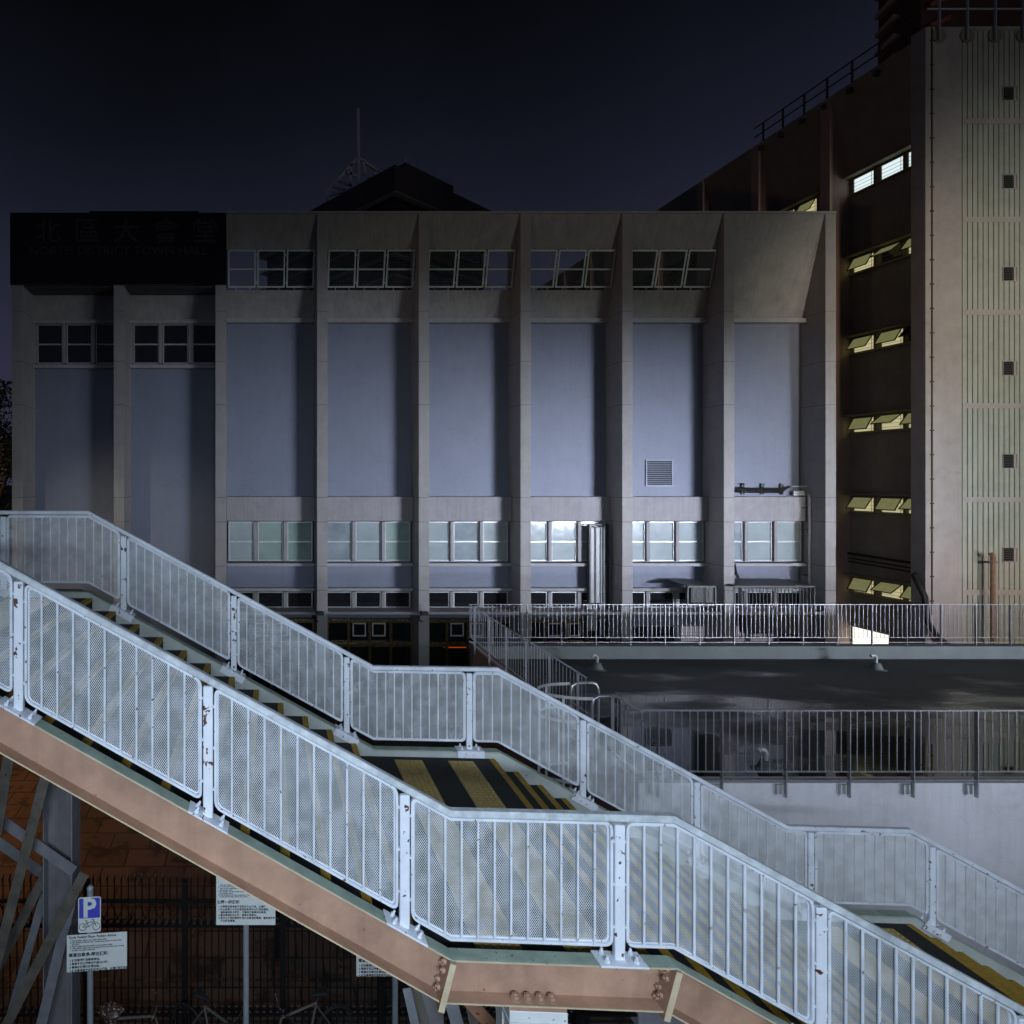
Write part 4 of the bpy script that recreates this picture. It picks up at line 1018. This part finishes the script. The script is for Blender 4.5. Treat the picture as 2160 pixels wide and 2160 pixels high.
def bicycle(label,x,y,face=1,rz=0,bag=False,zoff=0):
    t=root('bicycle',label,'bicycle',(x,y,0),'bicycles parked by the fence',rz,(0,0,0))
    f=face; z=-8.5+.33
    for sx in (-.52*f,.54*f):
        m=MB(); m.tube([(sx+.33*math.cos(k*math.pi/16),0,z+.33*math.sin(k*math.pi/16)) for k in range(32)],.018,6,True); wo=m.build('wheel',M_tyre,t,smooth=True)
        m=MB(); m.tube([(sx+.305*math.cos(k*math.pi/16),0,z+.305*math.sin(k*math.pi/16)) for k in range(32)],.008,5,True)
        for k in range(14): a=k*2*math.pi/14; m.tube([(sx,0.015*(-1)**k,z),(sx+.305*math.cos(a),0,z+.305*math.sin(a))],.0018,3)
        m.tube([(sx,-.05,z),(sx,.05,z)],.02,8); m.build('rim',M_chrome,wo)
    zb=z-.03
    m=MB(); bb=(-.08*f,0,zb); seat=(-.22*f,0,z+.50); hd=(.36*f,0,z+.50); hb=(.40*f,0,z+.38); rr=(-.52*f,0,z)
    for a,b in ((bb,seat),(seat,hd),(bb,hb),(hd,hb)): m.tube([a,b],.017,8)
    for sy in (-.05,.05): m.tube([(rr[0],sy,rr[2]),(bb[0],sy*.4,bb[2])],.009,6); m.tube([(rr[0],sy,rr[2]),(seat[0],sy*.3,seat[2]-.04)],.009,6); m.tube([(hb[0],sy*.3,hb[2]),(.54*f,sy,z)],.012,6)
    m.build('frame',M_bike,t,smooth=True)
    m=MB(); m.tube([seat,(-.25*f,0,z+.60)],.012,6); m.build('seat_post',M_chrome,t)
    m=MB(); m.prism([(-.39*f,-.075),(-.36*f,-.09),(-.2*f,-.03),(-.12*f,-.018),(-.12*f,.018),(-.2*f,.03),(-.36*f,.09),(-.39*f,.075)],'z',z+.60,z+.65); so=m.build('saddle',M_bag if bag else M_tyre,t,bevel=.015)
    if bag:
        m=MB(); rings=5
        for k in range(14):
            a=2*math.pi*k/14
        vs=[];fs=[];N_=14
        for i,(zz,rx,ry) in enumerate(((z+.46,.05,.05),(z+.54,.11,.08),(z+.61,.17,.11),(z+.67,.14,.09),(z+.70,.05,.04))):
            for k in range(N_):
                a=2*math.pi*k/N_; j_=1+random.uniform(-.18,.18); vs.append((-.26*f+rx*j_*math.cos(a),ry*j_*math.sin(a),zz+random.uniform(-.012,.012)))
        for i in range(4):
            for k in range(N_): fs.append((i*N_+k,i*N_+(k+1)%N_,(i+1)*N_+(k+1)%N_,(i+1)*N_+k))
        fs.append(tuple(range(4*N_,5*N_))); m.add(vs,fs); m.build('saddle_cover',M_bag,so)
    m=MB(); m.tube([hd,(.33*f,0,z+.60)],.014,6); m.tube([(.30*f,-.29,z+.62),(.36*f,-.2,z+.66),(.38*f,-.05,z+.61),(.38*f,.05,z+.61),(.36*f,.2,z+.66),(.30*f,.29,z+.62)],.012,8); m.build('handlebar',M_chrome,t,smooth=True)
    m=MB(); m.tube([(-.08*f+.09*math.cos(k*math.pi/9),-.03,zb+.09*math.sin(k*math.pi/9)) for k in range(18)],.006,5,True); m.bar((-.08*f,-.04,zb),(.0,-.05,zb-.15),.02,.01); m.bar((-.08*f,.04,zb),(-.16*f,.05,zb+.15),.02,.01); m.build('crankset',M_chrome,t)
    return t
bicycle('old bicycle with a crumpled red plastic-covered saddle near the left sign post',X(273,8.45),8.45,1,R(4),True)
bicycle('bicycle seen only by its curved chrome handlebar left of the middle sign post',X(455,8.5),8.5,1,R(-38))
bicycle('bicycle right of the middle sign post, mostly in the dark',X(640,8.6),8.6,-1,R(25))

# ================================================================== TREES at the far left
def tree(label,x,y,h,r,n,seed):
    rnd=random.Random(seed); t=root('street_tree',label,'tree',(x,y,0),'trees beyond the left end of the hall')
    m=MB(); m.tube([(x,y,-8.5),(x+.2,y,-8.5+h*.3),(x-.1,y,-8.5+h*.6)],.28,8,r2=.12)
    limbs=[]
    for k in range(9):
        a=rnd.uniform(0,6.28); z0=-8.5+h*rnd.uniform(.3,.55); e=(x+math.cos(a)*r*.7,y+math.sin(a)*r*.7,z0+h*rnd.uniform(.12,.4)); limbs.append(e)
        m.tube([(x,y,z0),((x+e[0])/2,(y+e[1])/2,(z0+e[2])/2+.3),e],.09,6,r2=.03)
    m.build('trunk',M_trunk,t)
    m=MB(); vs=[];fs=[]
    cl=[(x+rnd.gauss(0,r*.45),y+rnd.gauss(0,r*.45),-8.5+h*.62+rnd.gauss(0,h*.17)) for _ in range(46)]
    for i in range(n):
        c=rnd.choice(cl); q=[rnd.gauss(0,.42) for _ in range(3)]; p=Vector((c[0]+q[0],c[1]+q[1],min(c[2]+q[2],h-8.5)))
        a=Vector((rnd.gauss(0,1),rnd.gauss(0,1),rnd.gauss(0,.6))).normalized(); b=a.cross(Vector((rnd.gauss(0,1),rnd.gauss(0,1),rnd.gauss(0,1)))).normalized(); s=rnd.uniform(.07,.16)
        k=len(vs); vs+=[p-a*s,p+b*s*.5,p+a*s,p-b*s*.5]; fs.append((k,k+1,k+2,k+3))
    m.add(vs,fs); m.build('crown',M_leaf,t); return t
tree('dark leafy tree just left of the hall, lower leaves lit amber',-15.6,37,14.5,2.6,6500,3)
tree('taller black tree at the left picture edge behind the first tree',-20.5,45,16.5,3.2,6000,5)
lamp('sodium_and_fill_light','POINT',(-16.5,33,-2.2),(0,0,0),260,(1,.6,.15),shadow_soft_size=.2)
